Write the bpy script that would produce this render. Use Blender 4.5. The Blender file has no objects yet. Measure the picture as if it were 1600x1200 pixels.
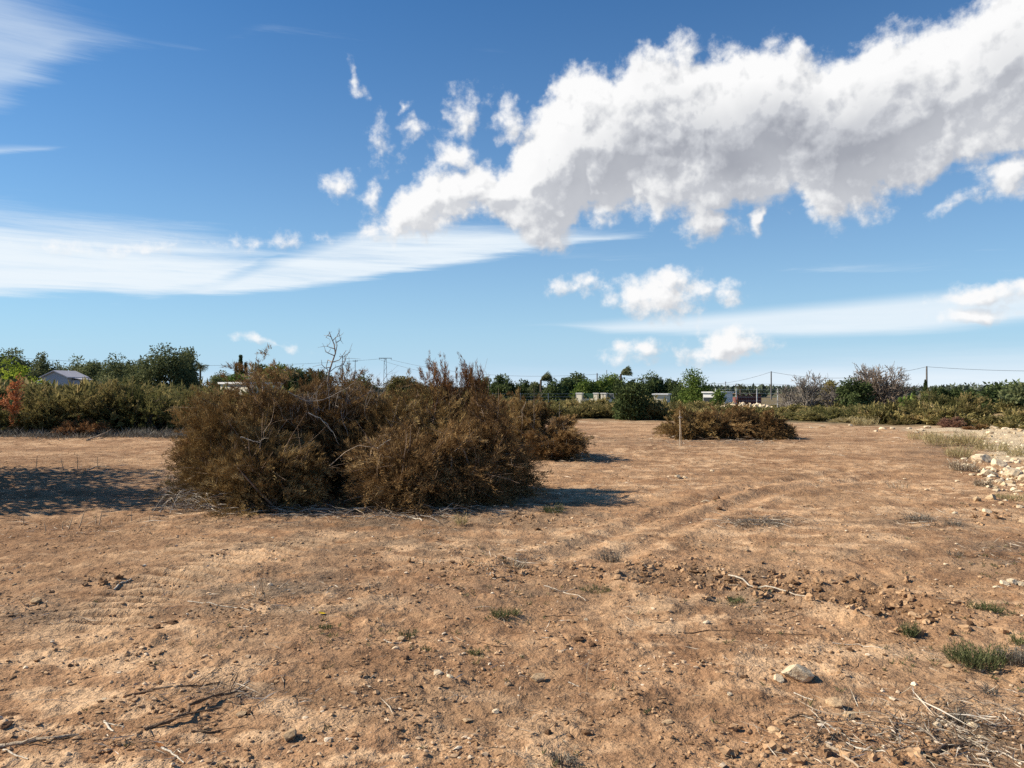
import bpy, math, random
import numpy as np
from mathutils import Vector, Euler

SEED = 7
rng = np.random.default_rng(SEED)
S = bpy.context.scene
COL = S.collection
F = 1200.0            # focal length of the lens in photo pixels (1600 wide)
HZ = 605.0            # photo row of the horizon
EYE = 1.6
R = math.radians
SUN_EL = R(37.0)
SUN_V = np.array([-0.99, 0.09, 0.0]); SUN_V /= np.linalg.norm(SUN_V)
SUN_DIR = np.array([SUN_V[0]*math.cos(SUN_EL), SUN_V[1]*math.cos(SUN_EL), math.sin(SUN_EL)])

# ------------------------------------------------------------------ noise
_tab = np.random.default_rng(3).permutation(512)
_perm = np.concatenate([_tab, _tab, _tab])
_ang = np.random.default_rng(4).uniform(0, 2*np.pi, 512)
_gx, _gy = np.cos(_ang), np.sin(_ang)

def pnoise(x, y, seed=0):
    x = np.asarray(x, float)+seed*17.31; y = np.asarray(y, float)+seed*9.77
    xi = np.floor(x).astype(int); yi = np.floor(y).astype(int)
    xf = x-xi; yf = y-yi
    u = xf*xf*xf*(xf*(xf*6-15)+10); v = yf*yf*yf*(yf*(yf*6-15)+10)
    def g(ix, iy, fx, fy):
        h = _perm[(_perm[ix & 511] + iy) & 511]
        return _gx[h]*fx+_gy[h]*fy
    n00 = g(xi, yi, xf, yf); n10 = g(xi+1, yi, xf-1, yf)
    n01 = g(xi, yi+1, xf, yf-1); n11 = g(xi+1, yi+1, xf-1, yf-1)
    a = n00+u*(n10-n00); b = n01+u*(n11-n01)
    return (a+v*(b-a))*1.5

def fbm(x, y, oct=4, seed=0, gain=0.5):
    s = 0; a = 1; f = 1
    for i in range(oct):
        s = s+a*pnoise(np.asarray(x)*f, np.asarray(y)*f, seed+i*3)
        a *= gain; f *= 2.03
    return s

def sstep(a, b, x):
    t = np.clip((x-a)/(b-a), 0, 1)
    return t*t*(3-2*t)

def PX(px, d):
    return (px-800.0)/F*d
def GD(py):
    return EYE*F/(py-HZ)
def GP(px, py):
    d = GD(py); return PX(px, d), d
def ZT(py, d):            # height of a point seen at row py at depth d
    return EYE+(HZ-py)*d/F

def seg_dist(x, y, pts):
    best = np.full(np.shape(x), 1e9); al = np.zeros(np.shape(x)); acc = 0
    for (ax, ay), (bx, by) in zip(pts[:-1], pts[1:]):
        L = math.hypot(bx-ax, by-ay)
        t = np.clip(((x-ax)*(bx-ax)+(y-ay)*(by-ay))/(L*L), 0, 1)
        d = np.hypot(x-ax-t*(bx-ax), y-ay-t*(by-ay))
        m = d < best
        best = np.where(m, d, best); al = np.where(m, acc+t*L, al); acc += L
    return best, al

TRACK1 = [GP(130, 985), GP(260, 915), GP(390, 872), GP(520, 836)]
TRACK2 = [GP(820, 880), GP(960, 838), GP(1060, 795), GP(1180, 758), GP(1330, 735)]
TRACK3 = [GP(960, 868), GP(1080, 812), GP(1200, 772), GP(1400, 742)]
DIG = [GP(1040, 900), GP(1150, 905), GP(1240, 915), GP(1330, 928), GP(1390, 945)]

def field_edge(px):
    return np.interp(px, [-900, -200, 0, 310, 520, 790, 900, 1000, 1200, 1330, 1450, 1540, 1700, 2400],
                     [24, 25, 25.5, 26.5, 33, 38, 37.5, 36, 34, 33, 30.5, 27, 24, 20])

def H(x, y):
    x = np.asarray(x, float); y = np.asarray(y, float)
    r = np.hypot(x, y)
    near = 1-sstep(14, 34, r)
    h = 0.05*fbm(x/7, y/7, 3, 1)*(1+sstep(30, 90, r)*2)
    h = h+0.022*fbm(x/1.5, y/1.5, 3, 5)
    h = h+0.018*fbm(x/2.4, y/0.5, 3, 8)*sstep(7, 15, r)
    h = h+0.021*near*np.clip(fbm(x/0.33, y/0.33, 4, 11, 0.6), -0.5, 1)
    clod = np.clip(fbm(x/0.55, y/0.55, 2, 14)*1.2+0.05, 0, 1)
    h = h+near*clod*0.03*np.abs(fbm(x/0.11, y/0.11, 2, 15))
    # tyre track with tread
    d1, a1 = seg_dist(x, y, TRACK1)
    m1 = np.exp(-(d1/0.30)**4)
    h = h+m1*(-0.02+0.028*np.sin(a1*2*np.pi/0.17+d1*3))
    for T in (TRACK2, TRACK3):
        d2, a2 = seg_dist(x, y, T)
        h = h-0.035*np.exp(-(d2/0.16)**2)+0.022*np.exp(-((d2-0.3)/0.12)**2)
    d3, a3 = seg_dist(x, y, DIG)
    dm = np.exp(-(d3/0.33)**2)
    h = h+dm*(0.035*np.clip(fbm(x/0.16, y/0.16, 3, 21), -0.4, 2)-0.035)+0.045*np.exp(-((d3-0.42)/0.16)**2)*(0.5+0.9*np.abs(fbm(x/0.3, y/0.3, 2, 24)))
    # land falls away beyond the field
    h = h-1.5*sstep(40, 110, r)
    # banks on the right
    px = 800+F*x/np.maximum(y, 1.0)
    h = h+0.25*np.exp(-(((x-16.5)/3.0)**2+((y-23)/5)**2))*(1+0.3*fbm(x/0.8, y/0.8, 3, 31))
    h = h+0.75*np.exp(-(((x-24)/2.6)**2+((y-35)/2.5)**2))*(1+0.2*fbm(x/0.9, y/0.9, 3, 33))
    return h

def hz(x, y):
    return float(H(np.array([x]), np.array([y]))[0])

# ------------------------------------------------------------------ mesh helpers
def np_mesh(name, V, Fq, var=None, smooth=False, mats=(), mat_idx=None):
    """V (n,3); Fq (m,k) all faces with k corners."""
    me = bpy.data.meshes.new(name)
    V = np.ascontiguousarray(V, dtype=np.float32); Fq = np.ascontiguousarray(Fq, dtype=np.int32)
    n, k = Fq.shape
    me.vertices.add(len(V)); me.vertices.foreach_set('co', V.ravel())
    me.loops.add(n*k); me.loops.foreach_set('vertex_index', Fq.ravel())
    me.polygons.add(n)
    me.polygons.foreach_set('loop_start', np.arange(0, n*k, k, dtype=np.int32))
    me.polygons.foreach_set('loop_total', np.full(n, k, dtype=np.int32))
    me.polygons.foreach_set('use_smooth', np.full(n, bool(smooth)))
    if mat_idx is not None:
        me.polygons.foreach_set('material_index', np.ascontiguousarray(mat_idx, dtype=np.int32))
    me.update(calc_edges=True)
    if var is not None:
        a = me.attributes.new('var', 'FLOAT', 'FACE')
        a.data.foreach_set('value', np.ascontiguousarray(var, dtype=np.float32))
    for m in mats: me.materials.append(m)
    return me

def link(name, me, parent=None, loc=(0, 0, 0)):
    o = bpy.data.objects.new(name, me); COL.objects.link(o)
    o.location = loc
    if parent is not None: o.parent = parent
    return o

def tag(o, label, cat, group=None, kind=None):
    if label: o['label'] = label
    if cat: o['category'] = cat
    if group: o['group'] = group
    if kind: o['kind'] = kind
    return o

def thing(name, label, cat, loc, rz=0.0, sc=1.0, group=None):
    o = bpy.data.objects.new(name, None); COL.objects.link(o)
    o.location = loc; o.rotation_euler = (0, 0, rz)
    o.scale = (sc, sc, sc) if np.isscalar(sc) else sc
    o.empty_display_size = 0.2
    return tag(o, label, cat, group)

def unit(v):
    return v/np.maximum(np.linalg.norm(v, axis=-1, keepdims=True), 1e-9)

def diamonds(base, d, L, W, g, waist=0.4):
    """leaf-like quads: base, side, tip, side"""
    n = len(base)
    d = unit(d)
    s = unit(np.cross(d, g.normal(size=(n, 3))))
    tip = base+d*L[:, None]
    mid = base+d*(L*waist)[:, None]
    bend = unit(np.cross(d, s))*(L*0.08)[:, None]
    V = np.stack([base, mid+s*W[:, None]*0.5+bend, tip, mid-s*W[:, None]*0.5+bend], 1).reshape(-1, 3)
    Fq = np.arange(n*4).reshape(n, 4)
    return V, Fq

def merge(parts):
    Vs, Fs, off = [], [], 0
    for V, Fq in parts:
        Vs.append(V); Fs.append(Fq+off); off += len(V)
    return np.concatenate(Vs), np.concatenate(Fs)

def tube(pts, r0, r1, sides=5, cap=True):
    pts = np.asarray(pts, float); n = len(pts)
    t = np.gradient(pts, axis=0); t = unit(t)
    ref = np.array([0.13, 0.27, 0.95]) if abs(t[:, 2].mean()) < 0.8 else np.array([0.95, 0.2, 0.1])
    a = unit(np.cross(t, ref)); b = np.cross(t, a)
    r = np.linspace(r0, r1, n)
    th = np.arange(sides)*2*np.pi/sides
    V = pts[:, None, :]+r[:, None, None]*(np.cos(th)[None, :, None]*a[:, None, :]+np.sin(th)[None, :, None]*b[:, None, :])
    V = V.reshape(-1, 3)
    Fs = []
    for i in range(n-1):
        for j in range(sides):
            k = (j+1) % sides
            Fs.append((i*sides+j, i*sides+k, (i+1)*sides+k, (i+1)*sides+j))
    if cap:
        c0 = len(V); V = np.vstack([V, pts[0], pts[-1]])
        for j in range(sides):
            k = (j+1) % sides
            Fs.append((c0, k, j, j)); Fs.append((c0+1, (n-1)*sides+j, (n-1)*sides+k, (n-1)*sides+k))
        # degenerate quads are turned into quads with a repeated centre-edge point
        fx = []
        for f in Fs:
            fx.append(f)
        Fs = [f for f in fx if len(set(f)) == 4]
        # close the ends with a small fan made of quads (sides odd/even safe)
        V = V[:c0]
        if sides == 4:
            Fs.append((3, 2, 1, 0)); q = (n-1)*4; Fs.append((q, q+1, q+2, q+3))
    return V, np.array(Fs)

def curve_pts(p, d, L, g, n=6, wob=0.15, up=0.0):
    p = np.array(p, float); d = np.array(d, float); d /= np.linalg.norm(d)
    out = [p.copy()]
    for i in range(n-1):
        d = d+g.normal(size=3)*wob+np.array([0, 0, up])
        d /= np.linalg.norm(d)
        p = p+d*L/(n-1); out.append(p.copy())
    return np.array(out)

# ------------------------------------------------------------------ materials
def new_mat(name):
    m = bpy.data.materials.new(name); m.use_nodes = True
    nt = m.node_tree; nt.nodes.clear()
    return m, nt

def N(nt, t, **kw):
    n = nt.nodes.new(t)
    for k, v in kw.items():
        if k.startswith('i_'):
            key = k[2:]
            key = int(key) if key.isdigit() else key.replace('_', ' ')
            n.inputs[key].default_value = v
        else: setattr(n, k, v)
    return n

def ramp(nt, fac, stops, interp='LINEAR'):
    n = nt.nodes.new('ShaderNodeValToRGB'); cr = n.color_ramp; cr.interpolation = interp
    while len(cr.elements) < len(stops): cr.elements.new(0.5)
    for e, (p, c) in zip(cr.elements, stops):
        e.position = p; e.color = (*c, 1) if len(c) == 3 else c
    nt.links.new(fac, n.inputs[0])
    return n.outputs[0]

def mixc(nt, fac, a, b, mode='MIX'):
    n = nt.nodes.new('ShaderNodeMix'); n.data_type = 'RGBA'; n.blend_type = mode
    for s, v in ((n.inputs[0], fac), (n.inputs[6], a), (n.inputs[7], b)):
        if isinstance(v, (int, float)): s.default_value = v
        elif isinstance(v, tuple): s.default_value = (*v, 1)
        else: nt.links.new(v, s)
    return n.outputs[2]

def math_n(nt, op, a, b=None, c=None, clamp=False):
    n = nt.nodes.new('ShaderNodeMath'); n.operation = op; n.use_clamp = clamp
    for i, v in enumerate((a, b, c)):
        if v is None: continue
        if isinstance(v, (int, float)): n.inputs[i].default_value = v
        else: nt.links.new(v, n.inputs[i])
    return n.outputs[0]

def leaf_mat(name, stops, trans=0.25, vary=0.18):
    m, nt = new_mat(name)
    at = N(nt, 'ShaderNodeAttribute', attribute_name='var')
    oi = N(nt, 'ShaderNodeObjectInfo')
    c = ramp(nt, at.outputs['Fac'], stops)
    hs = N(nt, 'ShaderNodeHueSaturation'); nt.links.new(c, hs.inputs['Color'])
    v = math_n(nt, 'MULTIPLY_ADD', oi.outputs['Random'], 2*vary, 1-vary); nt.links.new(v, hs.inputs['Value'])
    df = N(nt, 'ShaderNodeBsdfDiffuse'); tr = N(nt, 'ShaderNodeBsdfTranslucent')
    nt.links.new(hs.outputs[0], df.inputs[0]); nt.links.new(hs.outputs[0], tr.inputs[0])
    mx = N(nt, 'ShaderNodeMixShader', i_0=trans)
    nt.links.new(df.outputs[0], mx.inputs[1]); nt.links.new(tr.outputs[0], mx.inputs[2])
    o = N(nt, 'ShaderNodeOutputMaterial'); nt.links.new(mx.outputs[0], o.inputs[0])
    return m

def solid_mat(name, c1, c2, scale=8.0, rough=0.9, bump=0.3, detail=6, vary=0.1, stretch=None, bscale=None):
    m, nt = new_mat(name)
    tc = N(nt, 'ShaderNodeTexCoord'); src = tc.outputs['Object']
    if stretch:
        mp = N(nt, 'ShaderNodeMapping'); mp.inputs['Scale'].default_value = stretch
        nt.links.new(src, mp.inputs[0]); src = mp.outputs[0]
    no = N(nt, 'ShaderNodeTexNoise', i_Scale=scale, i_Detail=detail, i_Roughness=0.65); nt.links.new(src, no.inputs[0])
    c = ramp(nt, no.outputs[0], [(0.32, c1), (0.68, c2)])
    oi = N(nt, 'ShaderNodeObjectInfo')
    hs = N(nt, 'ShaderNodeHueSaturation'); nt.links.new(c, hs.inputs['Color'])
    nt.links.new(math_n(nt, 'MULTIPLY_ADD', oi.outputs['Random'], 2*vary, 1-vary), hs.inputs['Value'])
    b = N(nt, 'ShaderNodeBsdfPrincipled', i_Roughness=rough)
    b.inputs['Specular IOR Level'].default_value = 0.2
    nt.links.new(hs.outputs[0], b.inputs['Base Color'])
    if bump:
        n2 = N(nt, 'ShaderNodeTexNoise', i_Scale=(bscale or scale*3), i_Detail=5); nt.links.new(src, n2.inputs[0])
        bp = N(nt, 'ShaderNodeBump', i_Strength=bump, i_Distance=0.02); nt.links.new(n2.outputs[0], bp.inputs['Height'])
        nt.links.new(bp.outputs[0], b.inputs['Normal'])
    o = N(nt, 'ShaderNodeOutputMaterial'); nt.links.new(b.outputs[0], o.inputs[0])
    return m

M = {}
M['dead'] = leaf_mat('dead_foliage', [(0, (.09, .053, .025)), (.35, (.19, .115, .051)), (.7, (.32, .205, .092)), (1, (.50, .345, .165))], .12, .10)
M['deadred'] = leaf_mat('russet_foliage', [(0, (.10, .048, .022)), (.5, (.245, .125, .055)), (1, (.42, .25, .12))], .2, .08)
M['deadolive'] = leaf_mat('fading_foliage', [(0, (.095, .060, .026)), (.5, (.235, .152, .062)), (1, (.52, .38, .175))], .12, .08)
M['scrub'] = leaf_mat('scrub_foliage', [(0, (.09, .08, .032)), (.35, (.195, .172, .066)), (.7, (.32, .26, .105)), (1, (.48, .36, .17))], .34, .2)
M['scrubgreen'] = leaf_mat('green_scrub_foliage', [(0, (.075, .082, .031)), (.5, (.18, .172, .064)), (1, (.36, .30, .13))], .34, .16)
M['russet'] = leaf_mat('russet_leaves', [(0, (.13, .065, .045)), (.5, (.24, .13, .09)), (1, (.36, .22, .15))], .25, .05)
M['orange'] = leaf_mat('orange_foliage', [(0, (.32, .115, .045)), (.5, (.56, .235, .105)), (1, (.70, .38, .20))], .25, .05)
M['euc'] = leaf_mat('eucalyptus_foliage', [(0, (.065, .082, .038)), (.5, (.155, .175, .080)), (1, (.31, .31, .16))], .3, .14)
M['pine'] = leaf_mat('pine_foliage', [(0, (.05, .08, .022)), (.5, (.125, .18, .042)), (1, (.26, .30, .085))], .3, .1)
M['lime'] = leaf_mat('lime_foliage', [(0, (.12, .17, .022)), (.5, (.29, .35, .045)), (1, (.48, .52, .09))], .45, .05)
M['dark'] = leaf_mat('dark_foliage', [(0, (.045, .064, .027)), (.5, (.10, .13, .050)), (1, (.20, .235, .095))], .25, .14)
M['straw'] = leaf_mat('straw', [(0, (.10, .07, .045)), (.4, (.28, .21, .13)), (.75, (.52, .44, .32)), (1, (.72, .65, .52))], .2, .12)
M['drygrass'] = leaf_mat('dry_grass', [(0, (.24, .185, .085)), (.5, (.46, .375, .19)), (1, (.68, .59, .34))], .45, .12)
M['greyweed'] = leaf_mat('grey_weed', [(0, (.08, .07, .055)), (.5, (.17, .15, .12)), (1, (.33, .30, .25))], .15, .12)
M['weed'] = leaf_mat('green_weed', [(0, (0.054, 0.066, 0.026)), (.5, (0.120, 0.138, 0.058)), (1, (0.240, 0.240, 0.120))], .2, .12)
M['bark'] = solid_mat('bark', (.07, .05, .035), (.17, .135, .10), 10, .95, .5, stretch=(1, 1, .25))
M['greybark'] = solid_mat('grey_bark', (.16, .135, .115), (.34, .30, .26), 18, .95, .4, stretch=(1, 1, .3))
M['drytwig'] = solid_mat('dry_twig', (.20, .135, .09), (.37, .275, .20), 18, .95, .4)
M['palewood'] = solid_mat('bleached_wood', (.36, .30, .23), (.66, .59, .48), 25, .9, .4)
M['brownwood'] = solid_mat('brown_wood', (.085, .05, .03), (.22, .145, .09), 25, .9, .6)
M['tanwood'] = solid_mat('tan_wood', (.26, .19, .125), (.46, .37, .27), 25, .9, .5)
M['limestone'] = solid_mat('limestone', (.44, .315, .19), (.74, .62, .44), 5, .95, .25, vary=.14, bscale=30)
M['tanstone'] = solid_mat('tan_stone', (.32, .20, .11), (.55, .40, .24), 7, .95, .3, vary=.15, bscale=45)
M['brownstone'] = solid_mat('brown_clod', (.14, .075, .04), (.27, .155, .085), 9, .97, .8, vary=.15, bscale=50)
M['white'] = solid_mat('white_render', (.70, .68, .64), (.82, .80, .77), 1.5, .9, .1, vary=.02)
M['lilac'] = solid_mat('grey_roof', (.40, .38, .41), (.50, .48, .50), .6, .8, .15, vary=.02)
M['cream'] = solid_mat('cream_render', (.62, .55, .42), (.75, .68, .53), 1.5, .9, .1, vary=.03)
M['greywall'] = solid_mat('grey_render', (.30, .31, .33), (.44, .45, .47), 1.0, .9, .2, vary=.02)
M['pole'] = solid_mat('pole_grey', (.10, .09, .085), (.20, .185, .17), 5, .85, .2)
M['wire'] = solid_mat('wire', (.08, .08, .085), (.12, .12, .125), 5, .7, 0)
M['rust'] = solid_mat('rust_red_paint', (.15, .05, .042), (.24, .10, .085), 4, .8, .1)
M['glass'] = solid_mat('dark_glass', (.03, .035, .04), (.05, .055, .06), 2, .2, 0)
M['greenmesh'] = solid_mat('green_mesh', (.04, .10, .06), (.07, .15, .09), 4, .8, 0)

def ground_mat():
    m, nt = new_mat('soil')
    L = nt.links.new
    ge = N(nt, 'ShaderNodeNewGeometry'); pos = ge.outputs['Position']
    def noise(scale, detail=5, rough=0.6, st=None):
        src = pos
        if st:
            mp = N(nt, 'ShaderNodeMapping'); mp.inputs['Scale'].default_value = st; L(pos, mp.inputs[0]); src = mp.outputs[0]
        n = N(nt, 'ShaderNodeTexNoise', i_Scale=scale, i_Detail=detail, i_Roughness=rough); L(src, n.inputs[0]); return n.outputs[0]
    def att(k):
        return N(nt, 'ShaderNodeAttribute', attribute_name=k).outputs['Fac']
    a = noise(0.5, 6, .65); b = noise(3.2, 6, .7); c = noise(28, 4, .6); e = noise(90, 3, .6)
    st = noise(1.0, 5, .7, (.35, 2.2, 1))
    base = ramp(nt, math_n(nt, 'ADD', math_n(nt, 'MULTIPLY', a, .5), math_n(nt, 'MULTIPLY', b, .5)),
                [(.34, (.205, .110, .060)), (.46, (.345, .196, .108)), (.56, (.48, .293, .165)), (.68, (.62, .41, .248))])
    streak = ramp(nt, st, [(.38, (.70, .66, .62)), (.52, (1, 1, 1)), (.66, (1.18, 1.15, 1.1))])
    base = mixc(nt, .75, base, streak, 'MULTIPLY')
    base = mixc(nt, math_n(nt, 'MULTIPLY', att('dust'), .75), base, (.59, .372, .215))
    base = mixc(nt, math_n(nt, 'MULTIPLY', att('dark'), .85), base, mixc(nt, b, (.14, .08, .044), (.30, .172, .095)))
    base = mixc(nt, math_n(nt, 'MULTIPLY', att('crust'), .8), base, (.68, .455, .275))
    lit = mixc(nt, c, (.11, .085, .062), (.27, .20, .14))
    base = mixc(nt, att('litter'), base, lit)
    base = mixc(nt, att('pale'), base, mixc(nt, b, (.50, .355, .215), (.72, .60, .42)))
    sc = mixc(nt, b, (.11, .09, .05), (.26, .20, .115))
    base = mixc(nt, att('scrub'), base, sc)
    sp = ramp(nt, c, [(.30, (.62, .6, .58)), (.5, (1, 1, 1)), (.72, (1.22, 1.2, 1.18))])
    base = mixc(nt, .8, base, sp, 'MULTIPLY')
    sp2 = ramp(nt, e, [(.33, (.7, .68, .66)), (.5, (1, 1, 1)), (.68, (1.25, 1.24, 1.22))])
    base = mixc(nt, .8, base, sp2, 'MULTIPLY')
    base = mixc(nt, 1.0, base, (.905, .92, .915), 'MULTIPLY')
    vo = N(nt, 'ShaderNodeTexVoronoi', i_Scale=42); L(pos, vo.inputs['Vector'])
    hgt = math_n(nt, 'ADD', math_n(nt, 'MULTIPLY', c, 1.2), math_n(nt, 'MULTIPLY', e, .5))
    hgt = math_n(nt, 'ADD', hgt, math_n(nt, 'MULTIPLY', vo.outputs['Distance'], -.2))
    hgt = math_n(nt, 'ADD', hgt, math_n(nt, 'MULTIPLY', noise(9, 4, .65), 1.8))
    bp = N(nt, 'ShaderNodeBump', i_Strength=.6, i_Distance=.03); L(hgt, bp.inputs['Height'])
    bs = N(nt, 'ShaderNodeBsdfPrincipled', i_Roughness=.97); bs.inputs['Specular IOR Level'].default_value = .1
    L(base, bs.inputs['Base Color']); L(bp.outputs[0], bs.inputs['Normal'])
    o = N(nt, 'ShaderNodeOutputMaterial'); L(bs.outputs[0], o.inputs[0])
    return m

# ------------------------------------------------------------------ ground sheet
def build_ground():
    rr = np.concatenate([[0.0], np.geomspace(0.6, 2.6, 14)[:-1], np.geomspace(2.6, 45, 640), np.geomspace(46.5, 7000, 70)])
    fr = np.linspace(-R(43), R(43), 620)
    bk = np.linspace(R(43), 2*np.pi-R(43), 90)[1:-1]
    th = np.concatenate([fr, bk])
    nr, nth = len(rr)-1, len(th)
    rg, tg = np.meshgrid(rr[1:], th, indexing='ij')
    X = (rg*np.sin(tg)).ravel(); Y = (rg*np.cos(tg)).ravel()
    Z = H(X, Y)
    V = np.column_stack([X, Y, Z])
    V = np.vstack([V, [0, 0, float(H(np.array([0.]), np.array([0.]))[0])]])
    idx = np.arange(nr*nth).reshape(nr, nth)
    nxt = np.roll(idx, -1, axis=1)
    Fq = np.stack([idx[:-1].ravel(), idx[1:].ravel(), nxt[1:].ravel(), nxt[:-1].ravel()], 1)
    # centre patch: quads from pairs of spokes
    c = len(V)-1
    k = idx[0]
    cf = [(c, k[i], k[(i+1) % nth], k[(i+2) % nth]) for i in range(0, nth-1, 2)]
    Fq = np.vstack([Fq, np.array(cf)])
    me = np_mesh('ground', V, Fq[:, ::-1], smooth=True, mats=[ground_mat()])
    x, y = V[:, 0], V[:, 1]; r = np.hypot(x, y)
    px = np.where(y > 0.5, 800+F*x/np.maximum(y, .5), np.where(x > 0, 4000, -4000))
    py = HZ+F*EYE/np.maximum(y, .3)
    fe = field_edge(px)+1.6*fbm(x/2.2, y/2.2, 3, 41)
    scrub = sstep(-1.0, 2.0, y-fe)
    pale = sstep(0.1, .5, np.exp(-(((x-17)/3.3)**2+((y-24.5)/6.5)**2))+.25*fbm(x/.9, y/.9, 3, 43)-.15)
    pale = np.maximum(pale, sstep(1518, 1562, px+28*fbm(x/.9, y/.9, 3, 47))*sstep(15.5, 18, y+1.2*fbm(x/.8, y/.8, 2, 48))*sstep(32, 28, y))
    pale = np.maximum(pale, .7*np.exp(-(((x-24)/2.6)**2+((y-35)/2.5)**2)))
    edgeband = np.exp(-((y-fe+1.4)/1.3)**2)*(px > 850)*(px < 1520)
    pale = np.maximum(pale, .55*edgeband*sstep(-.1, .4, fbm(x/1.5, y/.6, 3, 44)))
    scrub = scrub*(1-.9*pale)
    d3, _ = seg_dist(x, y, DIG)
    dark = np.exp(-(d3/.42)**2)
    dark = np.maximum(dark, .5*sstep(.12, .6, fbm(x/2.1, y/1.3, 4, 46)))
    # brown, more trodden left half and far field
    dark = np.maximum(dark, .5*sstep(420, 120, px)*sstep(1050, 900, py)*sstep(690, 720, py))
    litter = np.zeros_like(x)
    for (a, b, w, hh, s) in [(430, 930, 200, 45, .8), (560, 850, 260, 25, .6), (1185, 818, 65, 9, .95), (900, 850, 90, 18, .55), (800, 925, 130, 22, .5),
                             (1130, 935, 120, 30, .6), (1480, 1140, 190, 60, .75), (310, 780, 75, 30, .9), (640, 815, 300, 16, .7), (1100, 890, 220, 14, .5),
                             (60, 960, 120, 25, .6), (380, 1085, 90, 20, .6), (700, 1100, 120, 30, .25), (1440, 820, 120, 16, .6), (1560, 860, 90, 30, .6),
                             (905, 715, 60, 10, .6), (1130, 690, 150, 9, .5), (1510, 1020, 110, 20, .4), (150, 915, 90, 10, .5), (860, 800, 140, 12, .6),
                             (450, 1010, 120, 30, .35), (1010, 690, 140, 8, .4), (120, 745, 200, 12, .4), (1340, 862, 90, 12, .5), (1480, 700, 60, 20, .6)]:
        q = ((px-a)/w)**2+((py-b)/hh)**2
        litter = np.maximum(litter, s*np.exp(-q))
    litter = litter*sstep(-.55, .35, fbm(x/.5, y/.4, 4, 51))
    dust = np.zeros_like(x)
    for (a, b, w, hh, s) in [(1000, 848, 260, 28, 1), (1330, 790, 250, 30, .7), (1500, 880, 120, 16, .8), (330, 1030, 200, 30, .6), (330, 880, 170, 18, .55),
                             (960, 730, 160, 14, .8), (1150, 760, 200, 12, .6), (640, 1120, 300, 40, .6), (1300, 1010, 120, 14, .6), (1520, 1075, 120, 14, .6), (1330, 1180, 300, 30, .4),
                             (800, 960, 150, 16, .4), (250, 760, 60, 6, .9), (1100, 668, 260, 8, .7), (1350, 700, 130, 14, .5)]:
        q = ((px-a)/w)**2+((py-b)/hh)**2
        dust = np.maximum(dust, s*np.exp(-q))
    dust = dust*sstep(-.5, .3, fbm(x/1.1, y/.7, 3, 53))
    crust = sstep(.02, .32, fbm(x/.42, y/.26, 4, 55))*sstep(-.45, .15, fbm(x/2.6, y/1.5, 3, 57))*(1-.8*litter)*(1-dark)*.85
    d1, a1 = seg_dist(x, y, TRACK1)
    crust = np.maximum(crust, .8*np.exp(-(d1/.34)**4)*sstep(-.2, .6, np.sin(a1*2*np.pi/.17+d1*3)))
    for k_, arr in (('crust', crust), ('scrub', scrub), ('pale', pale), ('dark', dark), ('litter', litter), ('dust', dust)):
        a = me.attributes.new(k_, 'FLOAT', 'POINT')
        a.data.foreach_set('value', np.ascontiguousarray(np.clip(arr, 0, 1), dtype=np.float32))
    o = link('ground', me); o['kind'] = 'structure'
    tag(o, 'bare reddish brown soil of the cleared field', None)
    return o
build_ground()

# ------------------------------------------------------------------ rocks
def ico(sub):
    import bmesh
    bm = bmesh.new(); bmesh.ops.create_icosphere(bm, subdivisions=sub, radius=1)
    V = np.array([v.co[:] for v in bm.verts]); Fq = np.array([[v.index for v in f.verts] for f in bm.faces]); bm.free()
    return V, Fq
ICO1, ICO2, ICO3 = ico(1), ico(2), ico(3)

def rock_mesh(name, mat, seed, flat=.65, cuts=9, rough=.06, sub=3):
    g = np.random.default_rng(seed)
    V, Fq = ICO3 if sub == 3 else ICO2
    V = V.copy()
    for _ in range(cuts):
        n = unit(g.normal(size=3)); c = g.uniform(.45, .8)
        d = V@n
        V = np.where((d > c)[:, None], V-((d-c)*.92)[:, None]*n, V)
    nz = fbm(V[:, 0]*1.7+V[:, 2]*2+seed, V[:, 1]*1.7-V[:, 2], 4, seed % 50)
    V = V*(1+rough*2*nz)[:, None]
    V[:, 0] *= g.uniform(1, 1.35); V[:, 2] *= flat
    V[:, 2] -= V[:, 2].min()*.75
    V /= np.ptp(V[:, 0])
    return np_mesh(name, V, Fq, smooth=False, mats=[mat])

ROCKS = {k: [rock_mesh('rock', M[k], 100+i*7+j*31, flat=.5+.06*(i % 5), cuts=10 if k != 'brownstone' else 4, rough=.06 if k != 'brownstone' else .16) for i in range(6)]
         for j, k in enumerate(('limestone', 'tanstone', 'brownstone'))}

def stone(px, py, wpx, kind, label, variant, group=None, rz=None, name='stone', hs=1.0, cat='stone'):
    x, y = GP(px, py)
    o = link(name, ROCKS[kind][variant % 6])
    w = wpx/F*y
    o.location = (x, y+w*.3, hz(x, y+w*.3)-w*.10)
    o.scale = (w, w*.85, w*hs)
    o.rotation_euler = (0, 0, variant*1.3 if rz is None else rz)
    return tag(o, label, cat, group)

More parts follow.
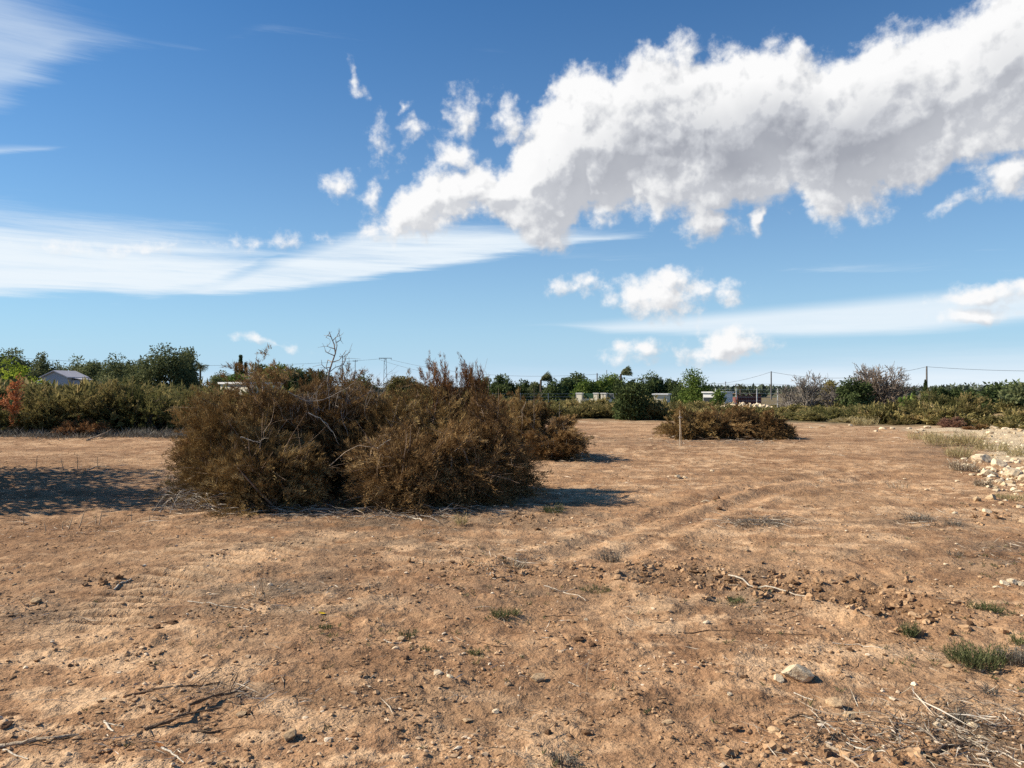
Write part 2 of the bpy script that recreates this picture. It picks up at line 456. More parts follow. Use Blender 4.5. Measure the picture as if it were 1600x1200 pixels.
for a in [(1250, 1061, 44, 'limestone', 'largest pale limestone block in the near field, with a dark right side', 0),
          (1219, 1061, 20, 'limestone', 'small cream stone just left of the largest pale block', 1),
          (1308, 1098, 27, 'tanstone', 'tan wedge shaped stone with dark right side, below the largest pale block', 2),
          (842, 1059, 27, 'tanstone', 'upright yellowish stone alone on open soil in the centre foreground', 3),
          (1211, 1144, 24, 'tanstone', 'brownish stone with a twig leaning on it, below the largest pale block', 4),
          (1105, 974, 15, 'limestone', 'flat cream stone alone below the clods of dug soil', 5),
          (449, 1160, 30, 'tanstone', 'flat tan stone with a pointed end near the bottom edge, left of centre', 1),
          (268, 980, 18, 'brownstone', 'rounded brown clod, right one of a touching pair', 0),
          (245, 987, 17, 'brownstone', 'rounded brown clod, left one of a touching pair', 2),
          (684, 1055, 18, 'limestone', 'pale flat pebble with a smaller one to its lower right', 3),
          (703, 1063, 14, 'limestone', 'small pale pebble at the lower right of a flat pale one', 4),
          (1046, 1128, 18, 'tanstone', 'tan stone casting a short dark shadow right of centre near the bottom', 0),
          (857, 1143, 16, 'brownstone', 'grey brown lump with twigs at its tip, below the upright yellowish stone', 4),
          (776, 1108, 12, 'limestone', 'small pale stone left below the upright yellowish stone', 2),
          (905, 1106, 11, 'brownstone', 'dark clod right below the upright yellowish stone', 3),
          (938, 1146, 11, 'brownstone', 'dark brown clod right of the grey brown twiggy lump', 5),
          (729, 1125, 18, 'tanstone', 'flat tan stone pressed in the soil at bottom centre', 5),
          (1328, 946, 15, 'tanstone', 'tan stone on the right rim of the dug soil', 3),
          (1521, 1122, 26, 'limestone', 'knobbly white stone among grey twigs at lower right', 4),
          (1466, 1127, 15, 'limestone', 'cream stone among pale twigs, left of the knobbly white stone', 2),
          (1536, 1141, 18, 'limestone', 'flat cream stone below the knobbly white stone', 0),
          (1517, 1140, 11, 'limestone', 'round pale pebble just under the knobbly white stone', 5),
          (1329, 1117, 24, 'tanstone', 'tan stone sunk in the soil below the wedge shaped stone', 1),
          (1185, 1125, 13, 'brownstone', 'dark clod with grassy top left of the stone with a leaning twig', 1),
          (1140, 1088, 11, 'limestone', 'small cream pebble left below the pale block pair', 3),
          (1164, 1056, 14, 'brownstone', 'brown clod left of the pale block pair', 0),
          (627, 1000, 13, 'tanstone', 'pale stone beside curved white straws in the middle foreground', 2),
          (635, 1038, 14, 'brownstone', 'dark stone in the shadow of a small green tuft, centre left', 4),
          (916, 965, 8, 'limestone', 'tiny white stone with thin straws beside it', 1),
          (905, 998, 17, 'brownstone', 'biggest of three dark clods in a row right of centre', 0),
          (925, 1003, 14, 'brownstone', 'middle one of three dark clods in a row right of centre', 3),
          (957, 1005, 10, 'brownstone', 'rightmost of three dark clods in a row right of centre', 5),
          (1330, 1012, 13, 'brownstone', 'dark stone below the green tuft with a pale stalk', 2),
          (1484, 1034, 16, 'tanstone', 'reddish tan stone at the foot of the wide green weed patch', 0),
          (1556, 1041, 13, 'tanstone', 'rounded tan stone right below the wide green weed patch', 4),
          (1535, 1037, 13, 'limestone', 'pale stone below the middle of the wide green weed patch', 5),
          (55, 949, 18, 'tanstone', 'tan clod with a twig bundle beside it near the left edge', 2),
          (12, 1118, 34, 'brownstone', 'dark clod cut by the left edge of the view', 5),
          (8, 1140, 24, 'brownstone', 'lower dark clod at the left edge of the view', 1),
          (163, 1097, 10, 'limestone', 'bright white pebble near the lower left branch', 3),
          (376, 1122, 18, 'tanstone', 'tan stone right of the crooked dark branch', 3),
          (389, 1119, 14, 'brownstone', 'dark stone touching the tan one right of the crooked branch', 2),
          (1104, 782, 16, 'limestone', 'white stone on a clod beyond the wheel rut', 0),
          (1122, 783, 18, 'brownstone', 'dark clod behind the white stone beyond the wheel rut', 4),
          (1125, 794, 16, 'brownstone', 'dark clod between the wheel rut and the grey straw patch', 1),
          (1165, 768, 13, 'brownstone', 'dark lump right of the clod with the white stone', 3),
          (1060, 748, 10, 'limestone', 'left stone of a small pale cluster beyond the wooden stake', 2),
          (1071, 748, 9, 'limestone', 'right stone of a small pale cluster beyond the wooden stake', 4),
          (1516, 978, 14, 'brownstone', 'dark clod right of the single green tuft', 3),
          (1590, 958, 13, 'brownstone', 'dark clod at the right end of the low green weeds', 0),
          (1545, 802, 16, 'limestone', 'pale flat stone in front of the rock heap', 1),
          (1493, 805, 14, 'limestone', 'whitish stone left in front of the rock heap', 5),
          (1595, 795, 14, 'limestone', 'roundish white stone in front of the rock heap at the right edge', 3)]:
    o_ = stone(*a)
    if 'largest pale' in a[4] and a[2] == 44: o_.scale.z *= 1.5
# a white row of crumbly stones at the right edge
for i, (px, py, w) in enumerate([(1560, 917, 14), (1572, 914, 16), (1585, 913, 17), (1597, 914, 18)]):
    stone(px, py, w, 'limestone', 'whitish crumbly stone in the short row at the right edge', i, 'row of whitish stones at the right edge')
# heap of pale rocks on the right bank
for i, (px, py, w, h, lab) in enumerate([
        (1547, 748, 22, 1.5, 'upright egg shaped pale rock at the front of the rock heap'),
        (1566, 730, 26, 1.3, 'large pale rock near the top of the rock heap'),
        (1540, 725, 30, 1.0, 'broad pale rock at the left top of the rock heap'),
        (1588, 748, 34, 1.1, 'wide cream rock at the right front of the rock heap'),
        (1517, 730, 20, .9, None), (1556, 745, 16, .9, None), (1573, 744, 18, 1, None), (1528, 719, 16, 1, None), (1533, 715, 14, 1, None),
        (1598, 740, 24, 1.1, None), (1565, 757, 24, .8, None), (1580, 762, 20, .8, None), (1550, 764, 16, .7, None), (1528, 738, 12, .8, None),
        (1605, 755, 22, 1, None), (1560, 770, 14, .7, None), (1592, 770, 16, .7, None), (1540, 755, 10, .8, None), (1577, 725, 16, .9, None),
        (1508, 720, 10, .9, None), (1521, 745, 9, .8, None), (1618, 742, 26, 1, None), (1575, 735, 14, 1, None), (1550, 733, 14, 1.1, None)]):
    stone(px, py, w, 'limestone', lab or 'smaller pale rock lying loose in the rock heap', i, 'pale rocks heaped on the right bank', hs=h, name='rock', cat='rock')
# a line of pale lumps where the field meets the scrub
for i, (px, py, w) in enumerate([(1285, 668, 10), (1268, 668, 6), (1330, 667, 7), (1395, 672, 10), (1381, 673, 12), (1422, 674, 12), (1440, 676, 14), (1432, 680, 10), (1450, 672, 10),
                                 (945, 654, 6), (905, 653, 6), (850, 653, 5), (868, 653, 5), (910, 654, 5), (998, 655, 6), (1370, 676, 8), (1540, 672, 12), (1555, 671, 16), (1528, 676, 12), (1572, 676, 10), (1549, 686, 10)]):
    stone(px, py, w, 'limestone', 'pale lump of stone at the far edge of the field by the scrub', i, 'pale stones along the far edge of the field')
# loose stones on the middle ground
g = np.random.default_rng(77)
for i in range(70):
    py = 690+ (g.random()**.8)*230; px = g.uniform(840, 1600) if i < 52 else g.uniform(0, 700)
    if px < 860 and py < 815: continue
    stone(px, py, g.uniform(4, 8.5), ('limestone', 'tanstone', 'tanstone', 'brownstone')[i % 4], 'small loose stone on the bare soil of the middle distance', i, 'small stones strewn over the middle of the field')

def icoscatter(name, n, dmin, dmax, smin, smax, mat, seed, label, mask=None, flat=(.45, .8), spread=R(42), rough=.22, fine=False):
    g = np.random.default_rng(seed)
    d = np.exp(g.uniform(math.log(dmin), math.log(dmax), n)); th = g.uniform(-spread, spread, n)
    x, y = d*np.tan(th)*.95, d
    px, py = 800+F*x/y, HZ+F*EYE/y
    keep = (y < field_edge(px)-.3)
    if mask is not None: keep &= mask(x, y, px, py, g)
    x, y, d = x[keep], y[keep], d[keep]; n = len(x)
    s = smin+(smax-smin)*g.random(n)**5
    s = np.maximum(s, d*.0009)
    z = H(x, y)
    V0, F0 = ICO2 if fine else ICO1
    V = V0[None]*(1+g.normal(size=(n, len(V0), 1))*rough)+g.normal(size=(n, len(V0), 3))*rough*.35
    sc = np.stack([s*g.uniform(.8, 1.5, n), s*g.uniform(.8, 1.3, n), s*g.uniform(*flat, n)], 1)
    V = V*sc[:, None, :]*.5
    a = g.uniform(0, 6.28, n); ca, sa = np.cos(a)[:, None], np.sin(a)[:, None]
    V = np.stack([V[..., 0]*ca-V[..., 1]*sa, V[..., 0]*sa+V[..., 1]*ca, V[..., 2]], -1)
    V = V+np.stack([x, y, z+s*.12], 1)[:, None, :]
    Fq = (F0[None]+(np.arange(n)*len(V0))[:, None, None]).reshape(-1, 3)
    var = np.repeat(g.random(n), len(F0))
    o = link(name, np_mesh(name, V.reshape(-1, 3), Fq, var, mats=[mat]))
    return tag(o, label, None, kind='stuff')

def grit_mat(name, stops):
    m, nt = new_mat(name)
    at = N(nt, 'ShaderNodeAttribute', attribute_name='var')
    stops = [(p, tuple(v*.98 for v in c)) for p, c in stops]
    b = N(nt, 'ShaderNodeBsdfPrincipled', i_Roughness=.97); b.inputs['Specular IOR Level'].default_value = .1
    nt.links.new(ramp(nt, at.outputs['Fac'], stops), b.inputs['Base Color'])
    o = N(nt, 'ShaderNodeOutputMaterial'); nt.links.new(b.outputs[0], o.inputs[0])
    return m
GRIT = grit_mat('gravel', [(0, (.30, .185, .10)), (.5, (.44, .285, .165)), (.85, (.56, .40, .255)), (1, (.72, .60, .45))])
PALE = grit_mat('rubble_chip', [(0, (.40, .285, .17)), (.5, (.58, .45, .29)), (1, (.76, .66, .48))])
CLOD = grit_mat('soil_clod', [(0, (.17, .098, .052)), (.5, (.33, .20, .11)), (1, (.50, .325, .185))])
def patchy(seed, lo, hi, sc=.8):
    def f(x, y, px, py, g):
        return g.random(len(x)) < .07+.93*sstep(lo, hi, fbm(x/sc, y/sc, 3, seed))
    return f
icoscatter('gravel', 42000, 2.4, 32, .006, .034, GRIT, 201, 'small pale pebbles scattered over the field', patchy(61, -.1, .55))
icoscatter('soil_crumbs', 90000, 2.4, 26, .005, .030, CLOD, 202, 'brown crumbs of broken soil over the field', patchy(63, -.05, .6, .6))
def digmask(x, y, px, py, g):
    d3, _ = seg_dist(x, y, DIG)
    e = np.exp(-(d3/.45)**2)+.16*np.exp(-(((px-1330)/170)**2+((py-1185)/45)**2))+.5*np.exp(-(((px-830)/60)**2+((py-805)/14)**2))
    e = e+.6*np.exp(-(((px-770)/90)**2+((py-890)/12)**2))+.5*np.exp(-(((px-160)/50)**2+((py-915)/8)**2))+.5*np.exp(-(((px-1540)/60)**2+((py-805)/12)**2))
    return g.random(len(x)) < e
icoscatter('dug_soil', 60000, 2.6, 12, .010, .060, CLOD, 203, 'dark turned clods of dug soil', digmask, (.6, 1.1), rough=.26, fine=True)

def bankmask(x, y, px, py, g):
    e = .7*np.exp(-((px-1600)/45)**2)*sstep(15, 18, y)*sstep(33, 29, y)+.8*np.exp(-(((px-1585)/50)**2+((py-752)/18)**2))+.05*np.exp(-(((px-1570)/70)**2+((py-795)/12)**2))
    return g.random(len(x)) < e
_fe = field_edge
field_edge = lambda px: np.where(np.asarray(px) > 1500, 33.0, _fe(px))
icoscatter('rubble', 60000, 9, 32, .02, .15, PALE, 204, 'pale stone chips and rubble of the right bank', bankmask, (.5, 1.0), rough=.28)
field_edge = _fe
# ------------------------------------------------------------------ litter of straw and twigs
def build_litter():
    g = np.random.default_rng(301)
    n = 60000
    d = np.exp(g.uniform(math.log(2.5), math.log(30), n)); x = d*np.tan(g.uniform(-R(40), R(40), n)); y = d
    px, py = 800+F*x/y, HZ+F*EYE/y
    w = .05+.16*sstep(0, .6, fbm(x/.8, y/.6, 3, 71))
    for (a, b, ww, hh, s) in [(430, 930, 190, 45, .5), (1185, 818, 60, 8, 1), (310, 782, 70, 25, 1), (640, 812, 260, 16, .8), (1470, 1140, 200, 65, .7), (800, 850, 260, 22, .3), (1540, 860, 120, 30, .35),
                              (380, 1090, 110, 30, .4), (60, 975, 110, 30, .5), (1440, 825, 120, 18, .4), (900, 715, 70, 14, .5), (1130, 690, 150, 12, .5), (150, 835, 160, 18, .3), (1340, 1180, 240, 30, .35), (180, 1130, 120, 30, .3)]:
        w = np.maximum(w, s*np.exp(-((px-a)/ww)**2-((py-b)/hh)**2))
    k = (g.random(n) < w) & (y < field_edge(px))
    x, y = x[k], y[k]; n = len(x)
    L = g.uniform(.02, .11, n)*(1+.03*y)*(1+2*(g.random(n) < .06)); W = np.maximum(g.uniform(.0018, .0045, n), y*.0005)
    a = g.uniform(0, 6.28, n); up = np.abs(g.normal(size=n))*.12+.05
    up = np.where(g.random(n) < .06, 1.0, up)
    dirs = np.stack([np.cos(a), np.sin(a), up], 1)
    V, Fq = diamonds(np.stack([x, y, H(x, y)+.002], 1), dirs, L, W, g, .5)
    me = np_mesh('dry_litter', V, Fq, g.random(n)**1.3, mats=[M['straw']])
    tag(link('dry_litter', me), 'dry straw and twig litter strewn over the field', None, kind='stuff')
build_litter()
M['twiglet'] = leaf_mat('twiglets', [(0, (.07, .048, .033)), (.45, (.19, .14, .10)), (.75, (.42, .35, .27)), (1, (.66, .58, .47))], .0, .1)
def build_twigs():
    g = np.random.default_rng(341); B, Dd, Ls, Ws = [], [], [], []
    for (a, b, ww, hh, n, zmax, L0) in [(312, 783, 34, 17, 800, .26, .22), (345, 795, 22, 8, 200, .18, .2), (620, 803, 130, 7, 520, .07, .2), (470, 800, 60, 6, 220, .08, .2), (1480, 1135, 95, 38, 420, .03, .11), (1300, 1150, 110, 30, 160, .02, .09), (1570, 1120, 40, 50, 150, .04, .1),
                                 (350, 1090, 90, 24, 110, .015, .09), (440, 935, 90, 25, 120, .01, .1), (1185, 819, 55, 6, 260, .03, .2), (60, 960, 60, 14, 70, .02, .1), (780, 885, 90, 16, 130, .02, .14), (1440, 820, 40, 7, 120, .05, .16), (150, 735, 70, 7, 90, .04, .2), (900, 716, 40, 6, 120, .06, .2), (1140, 690, 80, 6, 200, .08, .22), (220, 1165, 70, 14, 70, .02, .07), (1560, 870, 60, 14, 120, .02, .12), (700, 1000, 500, 110, 420, .004, .09), (1200, 720, 330, 40, 240, .01, .2), (130, 830, 140, 10, 140, .03, .14)]:
        px = a+g.normal(size=n)*ww*.7; py = np.maximum(b+g.normal(size=n)*hh*.7, 640)
        y = GD(py); x = PX(px, y)
        z = H(x, y)+.003+zmax*g.random(n)**2
        az = g.uniform(0, 6.28, n)
        B.append(np.stack([x, y, z], 1)); Dd.append(np.stack([np.cos(az), np.sin(az), g.normal(size=n)*.10+.02+zmax*.5], 1)); Ls.append(L0*np.exp(g.normal(size=n)*.5)); Ws.append(np.maximum(g.uniform(.003, .007, n), y*.0006))
    B, Dd, Ls, Ws = np.concatenate(B), np.concatenate(Dd), np.concatenate(Ls), np.concatenate(Ws)
    V, Fq = diamonds(B, Dd, Ls, Ws, g, .5)
    tag(link('twig_litter', np_mesh('twig_litter', V, Fq, g.random(len(Fq)), mats=[M['twiglet']])), 'broken dry twigs littering the soil and the foot of the heap', None, kind='stuff')
build_twigs()
def build_sprigs():
    g = np.random.default_rng(331); n = 5200
    d = np.exp(g.uniform(math.log(2.8), math.log(12), n)); x = d*np.tan(g.uniform(-R(38), R(38), n)); y = d
    px, py = 800+F*x/y, HZ+F*EYE/y
    w = .012+0*x
    for (a, b, ww, hh, s_) in [(850, 925, 120, 14, .6), (790, 962, 60, 10, .5), (1500, 1020, 110, 22, .9), (1150, 938, 80, 12, .6), (1540, 950, 60, 12, .8), (560, 990, 90, 25, .25), (720, 1010, 80, 20, .3), (900, 1180, 80, 16, .3), (1560, 880, 60, 20, .5), (1300, 850, 120, 12, .2), (780, 870, 120, 14, .25), (1580, 1100, 40, 40, .3)]:
        w = np.maximum(w, s_*np.exp(-((px-a)/ww)**2-((py-b)/hh)**2))
    k = g.random(n) < w
    x, y = x[k], y[k]; n = len(x); q = 9
    i = np.repeat(np.arange(n), q)
    bx = np.stack([x[i], y[i], H(x, y)[i]], 1)+g.normal(size=(n*q, 3))*[.008, .008, 0]
    a = g.uniform(0, 6.28, n*q)
    dd = np.stack([np.cos(a)*.8, np.sin(a)*.8, g.uniform(.25, 1.4, n*q)], 1)
    V, Fq = diamonds(bx, dd, g.uniform(.012, .045, n*q), np.maximum(g.uniform(.003, .006, n*q), y[i]*.0006), g, .5)
    tag(link('weed_sprigs', np_mesh('weed_sprigs', V, Fq, g.random(len(Fq)), mats=[M['weed']])), 'tiny green weed seedlings in thin patches on the soil', None, kind='stuff')
build_sprigs()

# ------------------------------------------------------------------ shrubs
def shrub_geo(g, rx, ry, h, nclump=26, plumes=22, needles=46, plen=.42, nlen=.055, nw=.009, up=.5, droop=.15, low=.02, shell=.62, crad=.26, lumps=1.0, lean=0.0, twigs=12):
    """clumps of feathery plumes spread through a lumpy dome; returns foliage and stem geometry"""
    th = g.uniform(0, 2*np.pi, nclump); u = g.uniform(low, 1, nclump)
    cosp = np.maximum(1-u**2.6, 0)**.5
    rad = (shell+(1-shell)*g.random(nclump))*(1+.16*lumps*g.normal(size=nclump)).clip(.6, 1.25)
    inner = g.random(nclump) < .25
    rad = np.where(inner, rad*.55, rad)
    c = np.stack([rx*rad*cosp*np.cos(th)*.82, ry*rad*cosp*np.sin(th)*.82, h*(.03+.80*rad*u)], 1)
    out = unit(np.stack([c[:, 0]/rx, c[:, 1]/ry, c[:, 2]/h*.7], 1)+1e-6)
    cdir = unit(out+np.array([lean, 0, up])+g.normal(size=(nclump, 3))*.25)
    cs = crad*(rx+ry+h)/3
    n = nclump*plumes
    ci = np.repeat(np.arange(nclump), plumes)
    p0 = c[ci]+g.normal(size=(n, 3))*cs*np.array([.55, .55, .45])
    p0[:, 2] = np.abs(p0[:, 2])
    pd = unit(cdir[ci]+g.normal(size=(n, 3))*.38)
    pl = plen*g.uniform(.55, 1.25, n)
    pv = np.clip(g.normal(.45, .16, nclump)[ci]+g.normal(0, .14, n), 0, 1)
    m = n*needles
    pi = np.repeat(np.arange(n), needles)
    t = g.random(m)
    sag = np.zeros((m, 3)); sag[:, 2] = -droop*pl[pi]*t*t
    base = p0[pi]+pd[pi]*(pl[pi]*(t-.35))[:, None]+sag+g.normal(size=(m, 3))*.012
    base[:, 2] = np.maximum(base[:, 2], .012)
    side = g.normal(size=(m, 3))
    dirs = unit(pd[pi]*.85+unit(side)*.5)
    L = nlen*g.uniform(.6, 1.4, m)*(1.15-.5*t); W = nw*g.uniform(.7, 1.3, m)
    V, Fq = diamonds(base, dirs, L, W, g)
    var = np.clip(pv[pi]+.22*(t-.5)+g.normal(0, .10, m), 0, 1)
    # stems
    st = []
    for i in range(nclump):
        b0 = np.array([rx*.18*g.normal(), ry*.18*g.normal(), -.03])
        mid = (b0+c[i])*.5+g.normal(size=3)*.12*h+np.array([0, 0, .1*h])
        tt = np.linspace(0, 1, 6)[:, None]
        pts = (1-tt)**2*b0+2*tt*(1-tt)*mid+tt**2*c[i]
        r0 = .012+.012*g.random()
        st.append(tube(pts, r0, .006, 4))
        for k in range(3):
            q = g.integers(i*plumes, (i+1)*plumes)
            st.append(tube(np.array([c[i], (c[i]+p0[q])*.5+g.normal(size=3)*.03, p0[q]+pd[q]*pl[q]*.5]), .006, .002, 3, False))
    for q in g.integers(0, n, twigs):
        b0 = p0[q]-pd[q]*.12; dd = unit(pd[q]+g.normal(size=3)*.7)
        c5 = np.vstack([c[ci[q]][None], curve_pts(b0, dd, plen*g.uniform(.7, 1.7), g, 5, .10)])
        st.append(tube(c5, .0055, .002, 3, False))
        for _ in range(2):
            st.append(tube(curve_pts(c5[g.integers(1, 4)], unit(dd+g.normal(size=3)*.7), plen*g.uniform(.3, .7), g, 4, .12), .003, .0015, 3, False))
    SV, SF = merge(st)
    return (V, Fq, var), (SV, SF)

def add_shrub(px, d, hwpx, top_py, mat, label, group, seed, name='dry_shrub', depth=1.0, zoff=0.0, cat='shrub', stem='bark', h=None, extra=None, **kw):
    g = np.random.default_rng(seed)
    x = PX(px, d); z = hz(x, d)
    rx = hwpx/F*d
    hh = (ZT(top_py, d)-z) if h is None else h
    fol, st = shrub_geo(g, rx, rx*depth, hh-zoff, **kw)
    V = fol[0]; kz = (hh-zoff)/np.percentile(V[:, 2], 99.7)
    kx = rx/(np.percentile(V[:, 0], 98.5)-np.percentile(V[:, 0], 1.5))*2
    kk = np.array([kx, kx, kz]); fol = (V*kk, fol[1], fol[2]); st = (st[0]*kk, st[1])
    t = thing(name, label, cat, (x, d, z+zoff), 0, 1, group)
    link('foliage', np_mesh('foliage', *fol, mats=[M[mat]]), t)
    sv, sf = st
    link('stem', np_mesh('stem', sv, sf, smooth=True, mats=[M[stem]]), t)
    return t

HG = 'uprooted dry shrubs piled in the big brush heap'
D = dict(nclump=34, plumes=26, needles=58, plen=.42, nlen=.075, nw=.0068, up=.25, droop=.35, twigs=46)
def heap(px, d, hw, top, mat, label, seed, **kw):
    a = dict(D); a.update(kw)
    add_shrub(px, d, hw, top, mat, label, HG, seed, stem='drytwig', **a)
heap(372, 10.9, 92, 618, 'deadolive', 'ochre brown dry shrub bulging at the left end of the brush heap', 1, nclump=46)
heap(440, 11.7, 98, 573, 'dead', 'tall brown dry shrub at the back left of the brush heap', 2, nclump=84, up=.25, plen=.34)
heap(550, 12.1, 78, 582, 'dead', 'dry shrub with grey bare twigs on top at the middle of the brush heap', 3, nclump=66, up=.35)
heap(418, 10.35, 92, 672, 'deadolive', 'low ochre shrub spilling forward at the left front of the brush heap', 4, nclump=46, up=.1, droop=.5)
heap(632, 10.5, 92, 668, 'dead', 'low brown shrub sloping forward at the centre front of the brush heap', 5, nclump=48, up=.1, droop=.5)
heap(662, 11.7, 108, 600, 'deadolive', 'broad brown dry shrub forming the right mound of the brush heap', 6, nclump=66, up=.35)
heap(764, 11.3, 66, 612, 'dead', 'dark shaded dry shrub at the right end of the brush heap', 7, nclump=48, up=.25)
heap(712, 10.6, 82, 664, 'dead', 'low brown shrub at the right front foot of the brush heap', 8, nclump=42, up=.15, droop=.45)
heap(690, 12.1, 28, 562, 'deadred', 'russet shrub with a tall upright feathery tip crowning the right mound', 9, nclump=13, twigs=10, plen=.3, up=1.4, droop=.0, low=.3)
heap(738, 12.0, 30, 566, 'deadred', 'russet shrub with spreading feathery tips, right of the tall upright one on the heap', 12, nclump=13, twigs=10, plen=.3, up=.9, droop=.0, low=.3)
heap(316, 11.4, 42, 650, 'dead', 'small brown shrub poking out low at the left edge of the brush heap', 10, nclump=20, up=.1)
heap(528, 11.9, 50, 636, 'dead', 'brown shrub in the hollow between the two mounds of the brush heap', 11, nclump=24, up=.3)
SG = 'dry shrubs behind the right end of the big heap'
D2 = dict(D); D2.update(nclump=34, nlen=.09, nw=.010)
add_shrub(822, 17.6, 48, 618, 'deadolive', 'olive brown dry shrub just behind the right end of the big heap', SG, 21, stem='greybark', **D2)
add_shrub(868, 17.0, 42, 652, 'dead', 'low dark dry shrub lying right of the olive brown one behind the heap', SG, 22, stem='greybark', **D2)
TG = 'dry shrubs in the small far brush heap'
D3 = dict(D); D3.update(nclump=36, nlen=.11, nw=.013, up=.3, needles=40)
add_shrub(1078, 24.4, 40, 638, 'deadolive', 'ochre dry shrub at the left end of the small far heap, by the wooden stake', TG, 31, **D3)
add_shrub(1130, 24.6, 52, 632, 'dead', 'tall brown dry shrub in the middle of the small far heap', TG, 32, **D3)
add_shrub(1180, 24.4, 46, 642, 'dead', 'mid brown dry shrub right of the middle of the small far heap', TG, 33, **D3)
add_shrub(1208, 24.0, 26, 655, 'dead', 'darkest dry shrub at the right end of the small far heap', TG, 34, **D3)
# shrub outside the view on the left: it throws the long shadow across the field
SHADE = [(-11.9, 13.9, 1.6, 4.7), (-10.5, 12.3, 1.35, 4.0), (-9.4, 11.2, 1.2, 3.5)]

# ------------------------------------------------------------------ bare branches
def bare_geo(g, p, d, L, r, depth, out, wob=.12, up=.02, kids=(3, 5), ang=.7, nseg=6):
    pts = curve_pts(p, d, L, g, nseg, wob, up)
    out.append((pts, r, r*.45, 5 if depth > 1 else (4 if depth == 1 else 3)))
    if depth == 0: return
    for k in range(g.integers(kids[0], kids[1]+1)):
        t = g.uniform(.25, 1.0); i = min(int(t*(nseg-1)), nseg-2)
        q = pts[i]+(pts[i+1]-pts[i])*g.random()
        dd = unit(unit(pts[i+1]-pts[i])+unit(g.normal(size=3))*ang)
        bare_geo(g, q, dd, L*g.uniform(.42, .68), r*.5, depth-1, out, wob, up, kids, ang, nseg)

def bare_mesh(name, mat, lst):
    V, Fq = merge([tube(p, a, b, s, False) for p, a, b, s in lst])
    return np_mesh(name, V, Fq, smooth=True, mats=[M[mat]])

# the bare leader standing up out of the big heap
def bare_leader():
    g = np.random.default_rng(55); d = 11.6
    P = lambda px, py, dd=0: np.array([PX(px, d), d+dd, ZT(py, d)])
    lst = []
    main = np.array([P(512, 600), P(514, 582), P(519, 566), P(524, 552), P(522, 538), P(517, 526), P(514, 518)])
    lst.append((main, .016, .005, 5))
    for a in ([P(519, 566), P(510, 562, .1), P(506, 572, .15), P(508, 584, .2)], [P(524, 552), P(529, 540, -.1), P(526, 528, -.1)], [P(523, 545), P(516, 543), P(511, 541)],
              [P(517, 526), P(512, 524), P(509, 527)], [P(520, 532), P(526, 526), P(530, 525)], [P(514, 582), P(524, 574), P(536, 570), P(545, 572)], [P(536, 570), P(540, 562), P(538, 556)],
              [P(519, 566), P(528, 562, .1), P(534, 554, .1)], [P(523, 556), P(515, 552, -.1), P(511, 550, -.1)], [P(526, 535), P(532, 531), P(533, 526)], [P(516, 574), P(508, 575), P(503, 570), P(502, 562)]):
        a = np.array(a); lst.append((a, .008, .003, 4))
        for k in range(3):
            q = a[g.integers(1, len(a))]
            lst.append((curve_pts(q, unit(g.normal(size=3)+[0, 0, .8]), g.uniform(.08, .18), g, 4, .2), .004, .002, 3))
    o = link('dead_branch', bare_mesh('dead_branch', 'greybark', lst))
    tag(o, 'tall bare grey branch standing up from the top of the brush heap', 'branch')
bare_leader()

def branch(pxpts, d, r, mat, label, seed, group=None, twigs=6, tl=.35, name='dead_branch', zj=0.0):
    g = np.random.default_rng(seed)
    ds = d if isinstance(d, (list, tuple)) else [d]*len(pxpts)
    pts = np.array([[PX(a, dd), dd, ZT(b, dd)] for (a, b), dd in zip(pxpts, ds)])
    if len(pts) < 5:
        tt = np.linspace(0, len(pts)-1, 9)
        pts = np.stack([np.interp(tt, np.arange(len(pts)), pts[:, k]) for k in range(3)], 1)+g.normal(size=(9, 3))*r*.5
    r = r*.56
    lst = [(pts, r, r*.5, 5)]
    for k in range(twigs):
        q = pts[g.integers(1, len(pts))]
        dd = unit(unit(pts[-1]-pts[0])+unit(g.normal(size=3))*.8)
        lst.append((curve_pts(q, dd, tl*g.uniform(.4, 1.1), g, 5, .18), r*.45, r*.2, 3))
    o = link(name, bare_mesh(name, mat, lst))
    return tag(o, label, 'branch', group)

branch([(450, 612), (478, 628), (508, 624), (545, 606)], 11.0, .012, 'greybark', 'long pale twig arching across the middle top of the brush heap', 1, twigs=10)
branch([(376, 683), (392, 688), (407, 693)], 10.0, .016, 'palewood', 'short bleached stub jutting from the left face of the brush heap', 2, twigs=1)
branch([(405, 702), (412, 676), (425, 655)], 10.0, .010, 'tanwood', 'forked tan twig rising above the bleached stub on the left mound', 3, twigs=5)
branch([(482, 646), (498, 652), (512, 664), (520, 675)], 10.8, .011, 'palewood', 'pale curved twig drooping on the upper middle of the brush heap', 4, twigs=2)
branch([(590, 700), (600, 692), (610, 686)], 10.2, .010, 'palewood', 'short pale twig end on the centre front of the brush heap', 5, twigs=1)
branch([(515, 728), (540, 706), (560, 696), (590, 700), (600, 715)], 10.0, .010, 'tanwood', 'tan branch arching over the hollow at the heap centre', 6, twigs=6)
branch([(418, 770), (430, 780), (438, 800)], 9.9, .014, 'brownwood', 'dark stem leaning out of the shaded hollow of the heap', 7, twigs=2)
branch([(460, 720), (480, 745), (486, 765)], 10.3, .014, 'brownwood', 'brown stem slanting down in the dark hollow of the heap', 8, twigs=4)
branch([(710, 705), (725, 690), (738, 690)], 10.4, .009, 'greybark', 'grey twig crooked over the front of the right mound', 9, twigs=5)
branch([(378, 715), (388, 724), (396, 736)], 9.9, .010, 'palewood', 'thin bleached twig below the stub on the left mound', 10, twigs=2)
branch([(822, 628), (815, 645), (818, 662)], 17.0, .014, 'tanwood', 'pale arching twig on the olive shrub behind the heap', 11, twigs=6)
